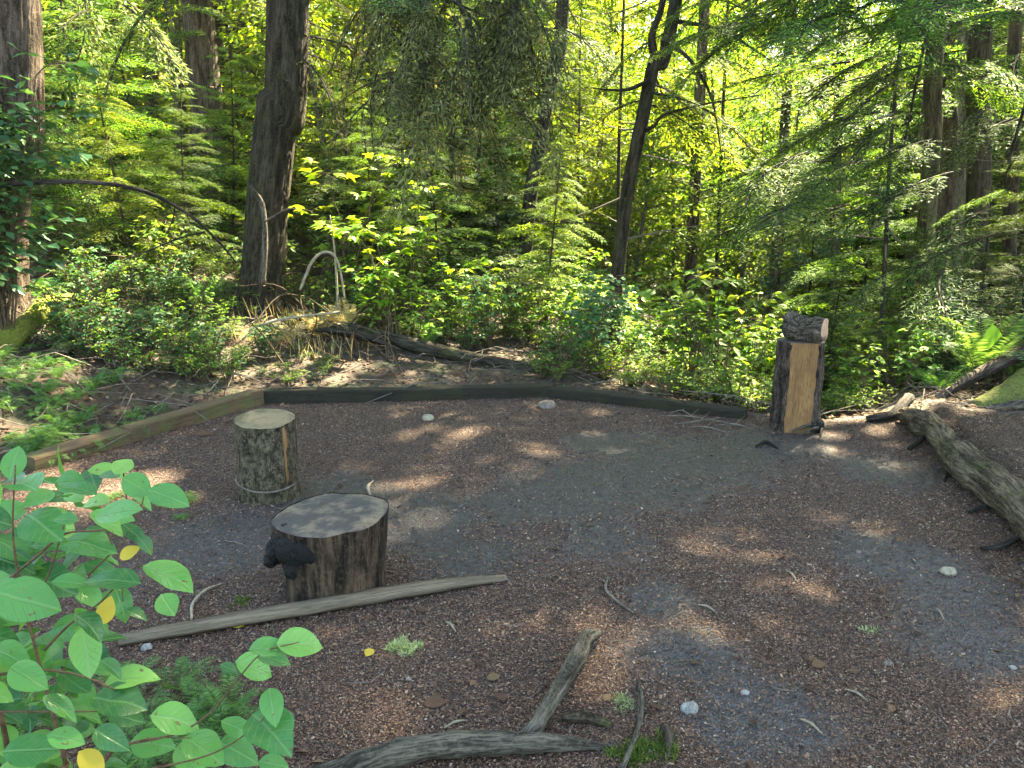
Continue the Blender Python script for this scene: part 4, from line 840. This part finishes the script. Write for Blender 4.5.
tall = [(r.uniform(700, 860), r.uniform(-50, 30), r.uniform(7, 9), r.uniform(150, 300), r.uniform(.6, 1.0), r.uniform(-.5, -.1)) for _ in range(20)]
hung_bough('hemlock_bough', [(900, -90, 7.8), (800, -30, 7.8), (730, 10, 7.9)], 'fresh green bough at the top between forked trunk and right corner', tall, 'hemfresh', BR, 6)
tall = [(r.uniform(775, 925), r.uniform(-20, 215), r.uniform(7.4, 9.6), r.uniform(165, 235), r.uniform(.8, 1.35), r.uniform(-.42, -.12)) for _ in range(24)]
hung_bough('hemlock_bough', [(960, -90, 9), (930, 20, 9), (905, 140, 9)], 'layered drooping boughs in front of and left of the right-hand trunks', tall, 'hemfresh', BR, 8)
tall = [(r.uniform(880, 1060), r.uniform(20, 300), r.uniform(7.2, 9.2), r.uniform(160, 250), r.uniform(.7, 1.2), r.uniform(-.45, -.1)) for _ in range(20)]
hung_bough('hemlock_bough', [(1090, -60, 8.5), (1040, 60, 8.4), (1000, 190, 8.3)], 'dark drooping boughs at the right edge in front of the trunk cluster', tall, 'hem', BR, 9)
tall = [(r.uniform(20, 250), r.uniform(-60, 20), r.uniform(8, 11), r.uniform(180, 360), r.uniform(.8, 1.5), r.uniform(-.6, -.1)) for _ in range(14)]
hung_bough('cedar_bough', [(60, -120, 9), (110, -40, 9), (180, -10, 9.2)], 'sunlit drooping bough along the top left', tall, 'cedar', BRC, 7)

# ------------------------------------------------------------------ broadleaf shrubs
def shrub_tpl(seed, h=1.2, nst=8, leaf=.075, per=16, spread=.5, tri=True, tpl=LEAF):
    r = np.random.default_rng(seed); W = MB(); Pp, Xx, Nn, Ls = [], [], [], []
    for i in range(nst):
        a = r.random() * 6.28; hh = h * r.uniform(.6, 1.05); sp = spread * h * r.uniform(.25, 1)
        q = spline([(0, 0, -.05), (math.cos(a) * sp * .25, math.sin(a) * sp * .25, hh * .45), (math.cos(a) * sp * .65, math.sin(a) * sp * .65, hh * .85), (math.cos(a) * sp, math.sin(a) * sp, hh * r.uniform(.8, 1))], 5)
        q[1:] += r.normal(0, .012, (len(q) - 1, 3)); W.add(*tube(q, np.linspace(.008, .002, len(q)), 4, cap=False))
        for j in range(per):
            t = .22 + .78 * (j + r.random()) / per; k = t * (len(q) - 1); i0 = min(int(k), len(q) - 2); o = q[i0] + (q[i0 + 1] - q[i0]) * (k - i0)
            b_ = r.random() * 6.28; l = r.uniform(.06, .24) * h * (1.1 - .5 * t); d = np.array([math.cos(b_), math.sin(b_), r.uniform(-.1, .5)]); e = o + d * l
            W.add(*tube(np.array([o, e]), np.array([.0022, .001]), 3, cap=False))
            for kk in ((-.9, 0, .9) if tri else (r.uniform(-.5, .5),)):
                bb = b_ + kk; Pp.append(e); Xx.append((math.cos(bb), math.sin(bb), r.normal(-.15, .25))); Nn.append((r.normal(0, .35), r.normal(0, .35), 1)); Ls.append(leaf * r.uniform(.6, 1.2))
            if not tri:
                for u in (.4, .7): Pp.append(o + d * l * u); bb = b_ + r.uniform(-1.3, 1.3); Xx.append((math.cos(bb), math.sin(bb), r.normal(-.15, .25))); Nn.append((r.normal(0, .35), r.normal(0, .35), 1)); Ls.append(leaf * r.uniform(.6, 1.1))
    Pp, Xx, Nn = map(lambda z: np.array(z, float), (Pp, Xx, Nn)); Ls = np.array(Ls)
    V, Fs = stamp(*tpl, frames(Xx, Nn), Pp, Ls); return (V, Fs), (np.concatenate(W.V), [f for f, _ in W.F])
SH = [shrub_tpl(s, 1.25, 7, .115, 11) for s in (1, 2, 3)]
SHS = [shrub_tpl(s, .6, 9, .055, 9, .7, False) for s in (4, 5)]
SHM = [shrub_tpl(s, 1.6, 5, .13, 12, .5, False, MAPLE) for s in (6, 7)]
SHD = [shrub_tpl(s, .6, 12, .075, 12, .75, False) for s in (8, 9)]
def scatter(name, spots, tpls, lm, label, seed):
    """uncountable growth: leaves and stems of many shrubs in one object"""
    r = np.random.default_rng(seed); b = MB(); lm = lm if isinstance(lm, list) else [lm]
    for (x, y, s) in spots:
        pxx = 512 + 790 * x / y
        if 225 < pxx < 365 and y < 8.9: s *= .35
        (lv, lF), (wv, wF) = tpls[r.integers(len(tpls))]; Mx = rz(r.random() * 6.28)[0] * s; o = np.array([x, y, h1(x, y)])
        b.add(lv @ Mx.T + o, lF, int(r.integers(len(lm)))); b.add(wv @ Mx.T + o, wF, len(lm))
    o = b.build(name, lm + [M['twig']]); tag(o, label, None, None, 'stuff'); return o
def spots_px(n, x0, x1, d0, d1, s0, s1, seed, off=.35):
    r = np.random.default_rng(seed); out = []
    while len(out) < n:
        px, D = r.uniform(x0, x1), d0 + (d1 - d0) * r.random() ** 1.3; q = ground_at(px, D); az = math.degrees(math.atan2(q[0], q[1]))
        if math.hypot(q[0], q[1]) < float(edge_r(az)) + off: continue
        out.append((q[0], q[1], r.uniform(s0, s1)))
    return out
SHT = [shrub_tpl(s_, 1.7, 4, .10, 11, .35, True) for s_ in (14, 15)]           # taller, more open
SHL = [shrub_tpl(s_, .32, 10, .05, 6, 1.1, False) for s_ in (16, 17)]          # low, spreading
mixg = [M['shrub'], M['maple'], M['shrub'], M['shrubdk']]
scatter('undergrowth', spots_px(55, 330, 640, 8.3, 15, .35, .85, 1, 1.1), SH + SHT, mixg, 'bright leafy undergrowth behind the fallen log and timbers', 1)
scatter('undergrowth', spots_px(60, 560, 900, 8.3, 16, .4, .85, 2, 1.5), SH + SHT + SHS, mixg, 'sunlit undergrowth filling the ravine left and right of the post', 2)
scatter('undergrowth', spots_px(150, 540, 880, 6.6, 9.0, .4, .85, 3, .25), SHS + SHL + SHL, [M['shrub'], M['maple'], M['shrub'], M['hemfresh']], 'low leafy growth along the edge beyond the timbers', 3)
scatter('undergrowth', spots_px(16, 560, 800, 9.5, 13, .6, 1.0, 9, 2.0), SHT + SH, [M['shrub'], M['maple']], 'taller bright shrubs standing in the hollow behind the post', 9)
scatter('undergrowth', spots_px(75, -60, 330, 7.9, 14, .4, .8, 4, 1.3), SH + SHS + SHS, [M['shrubdk'], M['shrub'], M['hem']], 'shady undergrowth covering the left bank', 4)
scatter('undergrowth', [q_ for q_ in spots_px(300, 60, 560, 6.6, 10.0, .5, 1.0, 5, .3) if not (330 < 512 + 800 * q_[0] / q_[1] < 545 and q_[1] < 8.5)], SHS + SHL + SHL, [M['shrub'], M['shrubdk'], M['shrub'], M['hem']], 'small leafy plants on the bank among dry stalks', 5)
scatter('undergrowth', spots_px(60, 860, 1100, 7.6, 14, .4, .9, 6, .8), SH + SHD, [M['shrubdk'], M['shrub']], 'dark undergrowth below the trunk cluster on the right', 6)
# shrubs that stand out
def shrub_thing(name, px, D, s, tpl, lm, label, stems='twig', dz=0.0):
    q = ground_at(px, D); t = thing(name, (q[0], q[1], q[2] + dz), label, 'shrub', None, random.random() * 6.28); (lv, lF), (wv, wF) = tpl
    MB().add(wv * s, wF).build('stems', M[stems], t); MB().add(lv * s, lF).build('leaves', M[lm], t); return t
shrub_thing('salmonberry_bush', 716, 7.4, 1.1, SH[0], 'shrub', 'slender-stemmed sunlit bush just left of the post')
shrub_thing('salmonberry_bush', 690, 7.8, 1.05, SH[1], 'shrub', 'sunlit bush with upright stems behind the end of the slanting timber')
shrub_thing('salmonberry_bush', 590, 7.9, .85, SH[2], 'shrubdk', 'bluish-green bush behind the slanting timber near its corner')
shrub_thing('salmonberry_bush', 858, 7.0, .55, SH[1], 'shrub', 'bright low bush right of the post at the edge of the drop')
shrub_thing('salmonberry_bush', 905, 7.0, .6, SH[2], 'shrub', 'pale green bush behind the far end of the fallen log')
shrub_thing('salal_bush', 150, 7.0, .85, SHD[0], 'shrubdk', 'glossy dark green bush on the bank behind the brown edging timber')
shrub_thing('salal_bush', 212, 7.3, .6, SHD[1], 'shrubdk', 'small greyish-green bush just right of the glossy dark bush')
shrub_thing('salal_bush', 262, 7.5, .6, SHD[0], 'shrubdk', 'leafy bush below the sunlit dry fronds')
SHW = shrub_tpl(20, 1.7, 16, .085, 24, .32, False)
shrub_thing('salal_bush', 8, 6.6, 1.5, SHW, 'shrubdk', 'tall dark leathery shrub wrapped round the left-edge trunk')
shrub_thing('salal_bush', -16, 6.3, 1.35, SHW, 'shrubdk', 'dark leathery shrub cut by the left edge below the trunk')
shrub_thing('vine_maple', 395, 8.4, 1.15, SHM[0], 'maple', 'vine maple with bright yellow-green lobed leaves left of centre')
shrub_thing('vine_maple', 350, 9.6, 1.3, SHM[1], 'maple', 'vine maple with lobed leaves close to the thick dark trunk')
shrub_thing('vine_maple', 468, 8.7, .7, SHM[1], 'maple', 'low maple with lit leaves in the middle of the undergrowth')
shrub_thing('vine_maple', 760, 10.5, .9, SHM[0], 'maple', 'maple bush among sunlit growth behind the post')

# ------------------------------------------------------------------ ferns
def fern_tpl(seed, nf=18, L=.9, lean=.9, pin=.13):
    r = np.random.default_rng(seed); Pp, Xx, Nn, Ls = [], [], [], []; W = MB()
    for i in range(nf):
        a = i * 6.283 / nf + r.normal(0, .2); l = L * r.uniform(.7, 1.1); le = lean * r.uniform(.6, 1.1); s = np.linspace(0, 1, 26)
        q = np.stack([math.cos(a) * l * (s * le * .75), math.sin(a) * l * (s * le * .75), l * (s * .95 - .75 * s ** 2.2 * le)], -1); T = np.gradient(q, axis=0)
        W.add(*tube(q[::5], np.linspace(.004, .001, len(q[::5])), 3, cap=False)); side = np.array([-math.sin(a), math.cos(a), 0])
        for sd in (-1, 1):
            x = side * sd + unit(T) * .35; Pp.append(q[2:]); Xx.append(x[2:] + r.normal(0, .06, (24, 3))); Nn.append(np.cross(unit(T[2:]), side) * -1 + [0, 0, .6]); Ls.append(pin * l * np.sin(np.pi * np.clip(s[2:] * .86 + .12, 0, 1)) ** .8 + .008)
    Pp, Xx, Nn, Ls = map(np.concatenate, (Pp, Xx, Nn, Ls)); V, Fs = stamp(*KITE, frames(Xx, Nn), Pp, np.stack([Ls, Ls * .15, Ls], -1)); return (V, Fs), (np.concatenate(W.V), [f for f, _ in W.F])
FR = [fern_tpl(s, nf, 1.0, le) for s, nf, le in ((1, 18, .9), (2, 14, 1.1), (3, 22, .7))]
def fern(px, D, s, k, lm, label, name='sword_fern', dz=0.0):
    q = ground_at(px, D); t = thing(name, (q[0], q[1], q[2] + dz), label, 'fern', None, random.random() * 6.28); (lv, lF), (wv, wF) = FR[k]
    MB().add(wv * s, wF).build('stalks', M['twig'], t); MB().add(lv * s, lF).build('fronds', M[lm], t)
fern(975, 6.75, 1.05, 0, 'fern', 'large pale sword fern beside the mossy roots on the right', 'sword_fern', .12); fern(938, 7.2, .6, 1, 'fern', 'smaller fern between trunk cluster and fallen log'); fern(1015, 7.6, .7, 2, 'fern', 'sword fern behind the large pale one at the right edge')
fern(318, 8.3, .6, 0, 'dry', 'sunlit dry yellow fern in front of the thick dark trunk', 'dry_fern'); fern(288, 8.0, .5, 1, 'dry', 'dry golden fern on the crest of the bank', 'dry_fern'); fern(345, 8.5, .65, 2, 'dry', 'tall dry pale fern at the end of the fallen log', 'dry_fern'); fern(252, 7.9, .4, 1, 'dry', 'low withered fern left of the golden one', 'dry_fern')
fern(40, 8.2, .7, 1, 'fern', 'green fern at the foot of the left-edge trunk'); fern(205, 8.6, .6, 2, 'fern', 'green fern on the bank under the arching branch'); fern(430, 8.6, .55, 0, 'fern', 'green fern behind the fallen log at the centre left')
# the mat of feathery green growth at the left end of the timbers
def fern_mat():
    r = np.random.default_rng(8); b = MB(); (lv, lF), (wv, wF) = FR[1]
    for _ in range(150):
        px, py = r.uniform(-70, 170), r.uniform(385, 475)
        q = at_z(px, py); az = math.degrees(math.atan2(q[0], q[1])); edge = float(edge_r(az)); rr_ = math.hypot(q[0], q[1])
        if rr_ < edge - .15 or rr_ > edge + 2.2: continue
        if px > 60 + (py - 385) * .9 and r.random() < .7: continue
        s = r.uniform(.12, .3); b.add(lv @ (rz(r.random() * 6.28)[0] * s).T + [q[0], q[1], h1(q[0], q[1])], lF)
    for (px, py) in [(r.uniform(60, 215), r.uniform(488, 520)) for _ in range(26)]:
        q = at_z(px, py); s = r.uniform(.06, .12); b.add(lv @ (rz(r.random() * 6.28)[0] * s).T + [q[0], q[1], h1(q[0], q[1])], lF)
    for _ in range(30):
        q = at_z(r.uniform(-40, 230), r.uniform(690, 800)); s = r.uniform(.12, .24)
        if q[0] > -.75: continue
        b.add(lv @ (rz(r.random() * 6.28)[0] * s).T + [q[0], q[1], h1(q[0], q[1])], lF)
    o = b.build('ground_cover', M['fern']); tag(o, 'feathery green ground cover at the left end of the timbers', None, None, 'stuff')
fern_mat()
# skunk-cabbage leaf by the fern
q = at_y(990, 352, 6.8); t = thing('broad_leaf_plant', (q[0], q[1], h1(q[0], q[1])), 'plant with one broad upright bright leaf above the large pale fern', 'plant')
zb = q[2] - h1(q[0], q[1]); X = np.array([[.1, .0, 1], [-.5, .1, .9], [.5, .0, .8]]); V, Fs = stamp(*LEAF2, frames(X, np.array([[0, -1., .2]] * 3)), np.array([[0, 0, max(zb - .1, .0)]] * 3), np.array([.34, .24, .22])); MB().add(V, Fs).build('leaf', M['shrub'], t, True)
MB().add(*tube(np.array([[0, 0, -.05], [.0, 0, max(zb - .08, .1)]]), .01, 6)).build('stalk', M['twig'], t)

# ------------------------------------------------------------------ logs and branches on the bank
def bank_log(pts, rad, mat, label, name='fallen_log', cat='fallen log', n=18, bump=.2, bs=6):
    W = [at_y(*w) for w in pts]; return stick(name, W, rad, M[mat], label, cat, n, bump, bs, 1.0, 8)
def gq(px, D, lift): q = ground_at(px, D); q[2] += lift; return q
stick('fallen_log', [gq(320, 8.5, .10), gq(400, 8.2, .08), gq(470, 7.9, .05), gq(545, 7.6, .02)], [.08, .078, .07, .045], M['barkdk'], 'long dark brown log lying behind the dark timber at the centre', 'fallen log', 20, .15, 6)
stick('fallen_branch', [at_y(292, 332, 8.3), at_y(330, 330, 8.2), at_y(370, 338, 8.1), at_y(405, 352, 7.9)], [.025, .028, .022, .012], M['barkblk'], 'dark crooked branch lying above the long brown log', 'branch', 9, .25, 10)
stick('arched_branch', [at_y(-40, 190, 6.4), at_y(30, 183, 6.4), at_y(85, 182, 6.5), at_y(140, 190, 6.6), at_y(185, 212, 6.8), at_y(215, 238, 7.1), at_y(236, 262, 7.4)], [.018, .019, .018, .016, .014, .011, .007], M['barkblk'], 'bare arched branch reaching from the left edge over the bank', 'branch', 9, .25, 12, forks=[([at_y(175, 205, 6.75), at_y(172, 222, 6.8), at_y(160, 245, 6.9)], .007), ([at_y(205, 232, 7.0), at_y(180, 238, 7), at_y(150, 250, 7.1), at_y(120, 262, 7.2)], .01)])
stick('mossy_log', [at_y(-30, 352, 6.4), at_y(8, 340, 6.6), at_y(30, 322, 6.9), at_y(50, 303, 7.3), at_y(75, 296, 7.8)], [.1, .1, .08, .065, .03], M['mosspale'], 'yellow-green mossy log sloping up at the left edge', 'fallen log', 30, .5, 9)
stick('mossy_log', [gq(62, 6.5, .08), gq(90, 6.9, .13), gq(112, 7.3, .15), gq(140, 7.7, .15)], [.05, .07, .065, .03], M['mossbark'], 'mossy log running up the bank behind the green fern mat', 'fallen log', 30, .6, 9)
stick('mossy_stub', [at_y(55, 372, 6.6), at_y(57, 352, 6.65), at_y(60, 340, 6.7)], [.06, .06, .03], M['mosspale'], 'short mossy stub beside the sloping mossy log', 'stub', 12, .3, 9)
stick('bare_sapling', [at_y(262, 285, 8.4), at_y(265, 240, 8.45), at_y(262, 205, 8.5), at_y(250, 185, 8.5)], [.035, .032, .028, .01], M['greystick'], 'crooked grey mossy stem in front of the thick dark trunk', 'sapling', 10, .25, 10, forks=[([at_y(264, 222, 8.45), at_y(285, 210, 8.4), at_y(300, 209, 8.3)], .012)])
stick('bent_shoot', [at_y(300, 290, 8.2), at_y(312, 262, 8.2), at_y(326, 252, 8.2), at_y(338, 262, 8.2), at_y(345, 300, 8.2)], [.014, .016, .015, .012, .01], M['paletwig'], 'pale stem bent over like a hoop amid dry ferns', 'shoot', 7, .2, 20)
stick('upright_stalk', [at_y(338, 310, 8.4), at_y(335, 255, 8.4), at_y(330, 215, 8.4)], [.012, .012, .006], M['paletwig'], 'pale upright dead stalk beside the hooped stem', 'stalk', 6, .2, 20)
stick('leaning_stick', [at_y(235, 345, 7.7), at_y(270, 322, 7.8), at_y(340, 312, 8.1)], [.01, .016, .012], M['paletwig'], 'pale stick lying across the dry ferns', 'stick', 7, .2, 20)
def dry_grass():
    b = MB(); r = np.random.default_rng(19); n = 200; q = np.array([ground_at(px, D) for px, D in zip(r.normal(305, 32, n), r.uniform(7.5, 8.8, n))])
    X = np.stack([r.normal(0, .35, n), r.normal(0, .35, n), np.ones(n)], -1); L = r.uniform(.08, .34, n); V, Fs = stamp(*KITE, frames(X, unit(r.normal(0, 1, (n, 3)))), q, np.stack([L, .006 + L * .012, L * 2], -1))
    o = b.add(V, Fs).build('dry_grass', M['dry']); tag(o, 'pale dry grass in the sunlit gap on the bank', None, None, 'stuff')
dry_grass()
# upturned root and old stump behind the dry ferns
q = gq(348, 10.4, 0); t = thing('rotten_stump', q, 'broken reddish stump with bare roots behind the dry ferns', 'stump')
b = MB(); b.add(*lump((0, 0, .35), (.32, .25, .45), 6)); b.build('stump_body', M['barkbr'], t, True)
b = MB(); r = np.random.default_rng(4)
for i in range(8):
    a = r.uniform(0, 6.28); e = np.array([math.cos(a) * .7, math.sin(a) * .4 - .2, r.uniform(.0, 1.1)]); b.add(*tube(spline([(0, 0, .45), e * .5 + r.normal(0, .08, 3) + [0, 0, .2], e], 5), np.linspace(.03, .008, 11), 6, .2, 10))
b.build('roots', M['barkdk'], t, True)
# dead brush on the bank
def brush():
    b = MB(); r = np.random.default_rng(12)
    for _ in range(190):
        px, D = r.uniform(-20, 420), r.uniform(7.2, 10.5); q = ground_at(px, D); az = math.degrees(math.atan2(q[0], q[1]))
        if math.hypot(q[0], q[1]) < float(edge_r(az)) + .6: continue
        L = r.uniform(.3, 1.0); a = r.random() * 6.28; e = np.array([math.cos(a) * L, math.sin(a) * L, r.uniform(.05, .75) * L]); m_ = e * .5 + r.normal(0, .1, 3) + [0, 0, .1]
        b.add(*tube(spline([q, q + m_, q + e], 5), np.linspace(r.uniform(.005, .011), .002, 11), 5, cap=False))
    o = b.build('dead_brush', M['twig']); tag(o, 'tangle of dead brown twigs over the left bank', None, None, 'stuff')
brush()

# ------------------------------------------------------------------ the far wood
def far_wood():
    r = np.random.default_rng(40); lf, wd = MB(), MB()
    for i in range(120):
        ring = i % 3; D = (24 + 8 * ring) + r.uniform(-4, 5) + (12 if i > 70 else 0); px = -150 + 1320 * ((i * .618) % 1); q = ground_at(px, D)
        if 600 < px < 1010 and D < 37: continue
        h = r.uniform(13, 22) * (.75 if 540 < px < 1000 else 1); cr = r.uniform(2.2, 3.6); n = 6500
        t = r.random(n) ** 1.3; z = .3 + (h - .3) * t; tier = np.floor(z / .8) * .8 + r.normal(0, .13, n); a = r.random(n) * 6.283; a = np.round(a / .52 + tier * 3.3) * .52 + r.normal(0, .16, n)
        rad = cr * (1 - t * .85) * np.sqrt(r.random(n)); Pp = np.stack([q[0] + np.cos(a) * rad, q[1] + np.sin(a) * rad, q[2] + tier - .25 * rad], -1)
        X = np.stack([np.cos(a), np.sin(a), r.normal(-.4, .3, n)], -1) + r.normal(0, .4, (n, 3)); L = r.uniform(.14, .36, n)
        V, Fs = stamp(*KITE, frames(X, np.stack([r.normal(0, .5, n), r.normal(0, .5, n), np.ones(n)], -1)), Pp, np.stack([L, L * .38, L], -1)); lf.add(V, Fs, 0)
        if i % 4 == 0: lf.add(*tube(np.array([[q[0], q[1], q[2] - .3], [q[0] + r.normal(0, .4), q[1], q[2] + h * .5], [q[0], q[1], q[2] + h]]), np.array([.2, .14, .03]), 8, cap=False), 1)
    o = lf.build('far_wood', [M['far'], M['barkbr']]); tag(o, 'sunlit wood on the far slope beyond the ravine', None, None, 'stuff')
far_wood()
def far_brush():
    sp = spots_px(150, -60, 1090, 15, 30, 1.2, 2.2, 50, 1.0); b = MB(); r = np.random.default_rng(3); (lv, lF), _ = SH[0]
    for (x, y, s) in sp: b.add(lv[:, :] @ (rz(r.random() * 6.28)[0] * s).T + [x, y, h1(x, y)], lF)
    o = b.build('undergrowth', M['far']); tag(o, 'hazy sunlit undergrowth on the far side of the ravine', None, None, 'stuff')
far_brush()

# ------------------------------------------------------------------ the leathery shrub in the left foreground
def foreground():
    r = np.random.default_rng(15)
    def Z(x, y, D): return at_y(x / 2.2725, y / 2.2725 + 430, D)
    base = np.array([-1.0, 1.45, 0]); base[2] = h1(base[0], base[1]); t = thing('salal_shrub', base, 'large shrub with broad glossy green leaves in the left foreground', 'shrub')
    leaves = [(32, 72, 80, -80), (50, 112, 75, -120), (280, 80, 52, -70), (248, 100, 48, 190), (180, 130, 82, 200), (310, 125, 72, 30), (320, 152, 64, 5), (380, 148, 88, 22), (265, 182, 92, 0), (150, 202, 52, 170), (245, 204, 82, 5), (95, 215, 84, 45), (305, 232, 64, 40), (200, 258, 112, 12), (25, 265, 95, 40), (28, 302, 74, 20), (255, 340, 122, 172), (385, 330, 124, 18), (60, 385, 132, 8), (160, 342, 74, -20), (380, 395, 54, 60), (275, 392, 84, 75), (20, 430, 70, 150), (110, 470, 122, 195), (195, 502, 112, 80), (20, 510, 84, 30), (310, 415, 44, 20), (255, 537, 62, 20), (295, 560, 104, -20), (140, 627, 92, 0), (270, 612, 110, 8), (285, 650, 84, 10), (15, 642, 60, 10), (70, 727, 112, -12), (10, 702, 66, 90), (400, 655, 112, -8), (345, 712, 94, 12), (430, 747, 86, 60), (462, 722, 104, 40), (540, 677, 82, 22), (535, 727, 84, 30), (610, 672, 92, 62), (618, 625, 74, 80), (648, 660, 50, 60), (620, 757, 64, 10), (615, 492, 96, -24), (682, 482, 104, -12), (622, 516, 74, 8), (580, 537, 92, 2), (520, 541, 42, 30),
              (-30, 130, 90, 30), (-20, 200, 90, 10), (-30, 350, 110, 20), (-20, 460, 100, 0), (-25, 590, 100, -10), (60, 300, 84, -30), (110, 340, 90, 20), (60, 560, 80, 30), (170, 570, 70, 60), (205, 440, 80, 40), (120, 260, 80, 160), (90, 150, 60, 120), (150, 700, 80, 10), (40, 780, 90, 0), (250, 700, 80, 30), (330, 260, 50, 30), (215, 160, 60, 180)]
    X, Nn, Pp, Ls = [], [], [], []
    for (x, y, L, a) in leaves:
        D = 1.22 + r.uniform(-.13, .16) + (.12 if x > 380 else 0); c = Z(x, y, D); depth = D * CP - (c[2] - CH) * SP; l = L / 2.2725 * depth / F * 1.0
        img = np.array([math.cos(R(a)), -math.sin(R(a)) * SP, -math.sin(R(a)) * CP]); tocam = unit(np.array([0, 0, CH]) - c)
        n_ = unit(tocam * .55 + np.array([0, 0, .75]) + r.normal(0, .22, 3)); x_ = unit(img - n_ * np.dot(img, n_)); k = max(np.linalg.norm(img - tocam * np.dot(img, tocam)), .5)
        l = l / max(np.linalg.norm(x_ - tocam * np.dot(x_, tocam)), .6); X.append(x_); Nn.append(n_); Pp.append(c - x_ * l * .5); Ls.append(l)
    # more leaves further inside the shrub
    for _ in range(150):
        x, y = r.uniform(-60, 230), r.uniform(90, 800); D = r.uniform(1.38, 1.65); c = Z(x, y, D); X.append(unit(np.array([r.normal(0, 1), r.normal(0, 1), r.normal(-.2, .3)]))); Nn.append(unit(np.array([0, -.2, 1]) + r.normal(0, .35, 3))); Pp.append(c); Ls.append(r.uniform(.05, .085))
    X, Nn, Pp, Ls = map(np.array, (X, Nn, Pp, Ls))
    def put(sel, mat, name):
        b = MB()
        for i in sel:
            w = r.uniform(.9, 1.2); V, Fs = stamp(*LEAF2, frames(X[i:i + 1], Nn[i:i + 1]), Pp[i:i + 1], np.array([[Ls[i], Ls[i] * w, Ls[i] * r.uniform(.4, 2.0)]])); V = V + fbm(V * 26, i, 3)[:, None] * Nn[i] * Ls[i] * .10; b.add(V - base, Fs, 0, LEAF2[0])
        return b.build(name, mat, t, True)
    put(range(len(Ls)), M['salal'], 'leaves')
    b = MB()
    for (x, y, L, a, D) in ((290, 280, 46, -35, 1.2), (240, 415, 60, -75, 1.18), (205, 752, 78, 40, 1.2)):
        c = Z(x, y, D); img = np.array([math.cos(R(a)), -math.sin(R(a)) * SP, -math.sin(R(a)) * CP]); n_ = unit(unit(np.array([0, 0, CH]) - c) * .8 + np.array([0, 0, .5])); V, Fs = stamp(*LEAF2, frames(img[None], n_[None]), c[None] - img * L / 2.27 * D / F * .5, np.array([L / 2.2725 * D / F * 1.15])); b.add(V - base, Fs)
    o = b.build('yellow_leaves', M['yellow'], t, True); o['label'] = 'yellowed leaves of the shrub'
    tw = MB()
    for pl, rd in (([(-60, 400), (0, 355), (80, 290), (150, 235), (240, 225), (285, 170), (280, 90)], .0042), ([(-60, 560), (0, 555), (100, 545), (190, 560), (260, 590)], .0045), ([(100, 500), (160, 440), (230, 390), (310, 310), (385, 325)], .0035), ([(200, 330), (300, 230), (330, 140)], .0025), ([(240, 225), (270, 300), (280, 390)], .0022), ([(260, 720), (400, 690), (480, 640), (545, 560), (600, 505), (680, 482)], .003), ([(300, 780), (470, 740), (560, 690), (615, 640)], .0028), ([(60, 420), (30, 250), (35, 80)], .0035), ([(150, 760), (100, 570), (60, 420)], .006), ([(260, 720), (350, 700), (430, 700)], .0025), ([(0, 640), (140, 640), (270, 640)], .003), ([(60, 420), (110, 330), (150, 200)], .003)):
        q = spline([Z(x, y, 1.27) for x, y in pl], 6); tw.add(*tube(q - base, np.linspace(rd, rd * .5, len(q)) * .7, 7, .15, 40))
    for (e, rd) in ((Z(150, 760, 1.3), .007), (Z(-60, 400, 1.3), .007), (Z(-60, 560, 1.3), .006), (Z(260, 720, 1.3), .005), (Z(300, 780, 1.3), .005), (Z(0, 640, 1.3), .005)):
        q = spline([base + [r.normal(0, .05), r.normal(0, .05), -.03], base * .5 + e * .5 + [-.05, .05, .05], e], 6); tw.add(*tube(q - base, np.linspace(rd * 1.4, rd, len(q)), 7, .15, 30))
    tw.build('stems', M['redstem'], t, True)
foreground()

# ------------------------------------------------------------------ light
w = bpy.data.worlds.new('World'); sc.world = w; w.use_nodes = True; nt = w.node_tree; bg = nt.nodes['Background']
sky = nt.nodes.new('ShaderNodeTexSky'); sky.sky_type = 'NISHITA'; sky.sun_disc = False; sky.sun_elevation = R(SUN_EL); sky.sun_rotation = R(SUN_AZ)
nt.links.new(sky.outputs[0], bg.inputs['Color']); bg.inputs['Strength'].default_value = .075
sl = bpy.data.lights.new('sun', 'SUN'); sl.energy = 5.0; sl.angle = R(.8); sl.color = (1, .90, .72)
so = bpy.data.objects.new('sun', sl); COL.objects.link(so); so.rotation_euler = Vector(tuple(SUN)).to_track_quat('Z', 'Y').to_euler(); so.location = (8, 10, 20)

def haze():
    m, nt, out = newmat('haze_air'); v = N(nt, 'ShaderNodeVolumePrincipled'); v.inputs['Color'].default_value = (.99, .95, .70, 1); v.inputs['Density'].default_value = .0005; v.inputs['Anisotropy'].default_value = .35
    nt.links.new(v.outputs[0], out.inputs['Volume']); X0, X1, Y0, Y1, Z0, Z1 = -75, 75, -12, 110, -5, 48
    V = [(x, y, z) for z in (Z0, Z1) for y in (Y0, Y1) for x in (X0, X1)]
    o = MB().add(V, np.array([[0, 2, 3, 1], [4, 5, 7, 6], [0, 1, 5, 4], [2, 6, 7, 3], [0, 4, 6, 2], [1, 3, 7, 5]])).build('haze', m); tag(o, 'thin bright haze in the forest air', None, None, 'stuff')
haze()
sc.render.engine = 'CYCLES'
sc.view_settings.view_transform = 'Standard'; sc.view_settings.look = 'None'; sc.view_settings.gamma = 1; sc.view_settings.use_curve_mapping = False
sc.view_settings.exposure = 4.08
sc.view_settings.use_white_balance = True; sc.view_settings.white_balance_temperature = 7350; sc.view_settings.white_balance_tint = 0
cy = sc.cycles; cy.use_denoising = True; cy.max_bounces = 7; cy.diffuse_bounces = 4; cy.glossy_bounces = 2; cy.transmission_bounces = 4; cy.transparent_max_bounces = 4; cy.sample_clamp_indirect = 6; cy.volume_bounces = 0; cy.volume_step_rate = 4
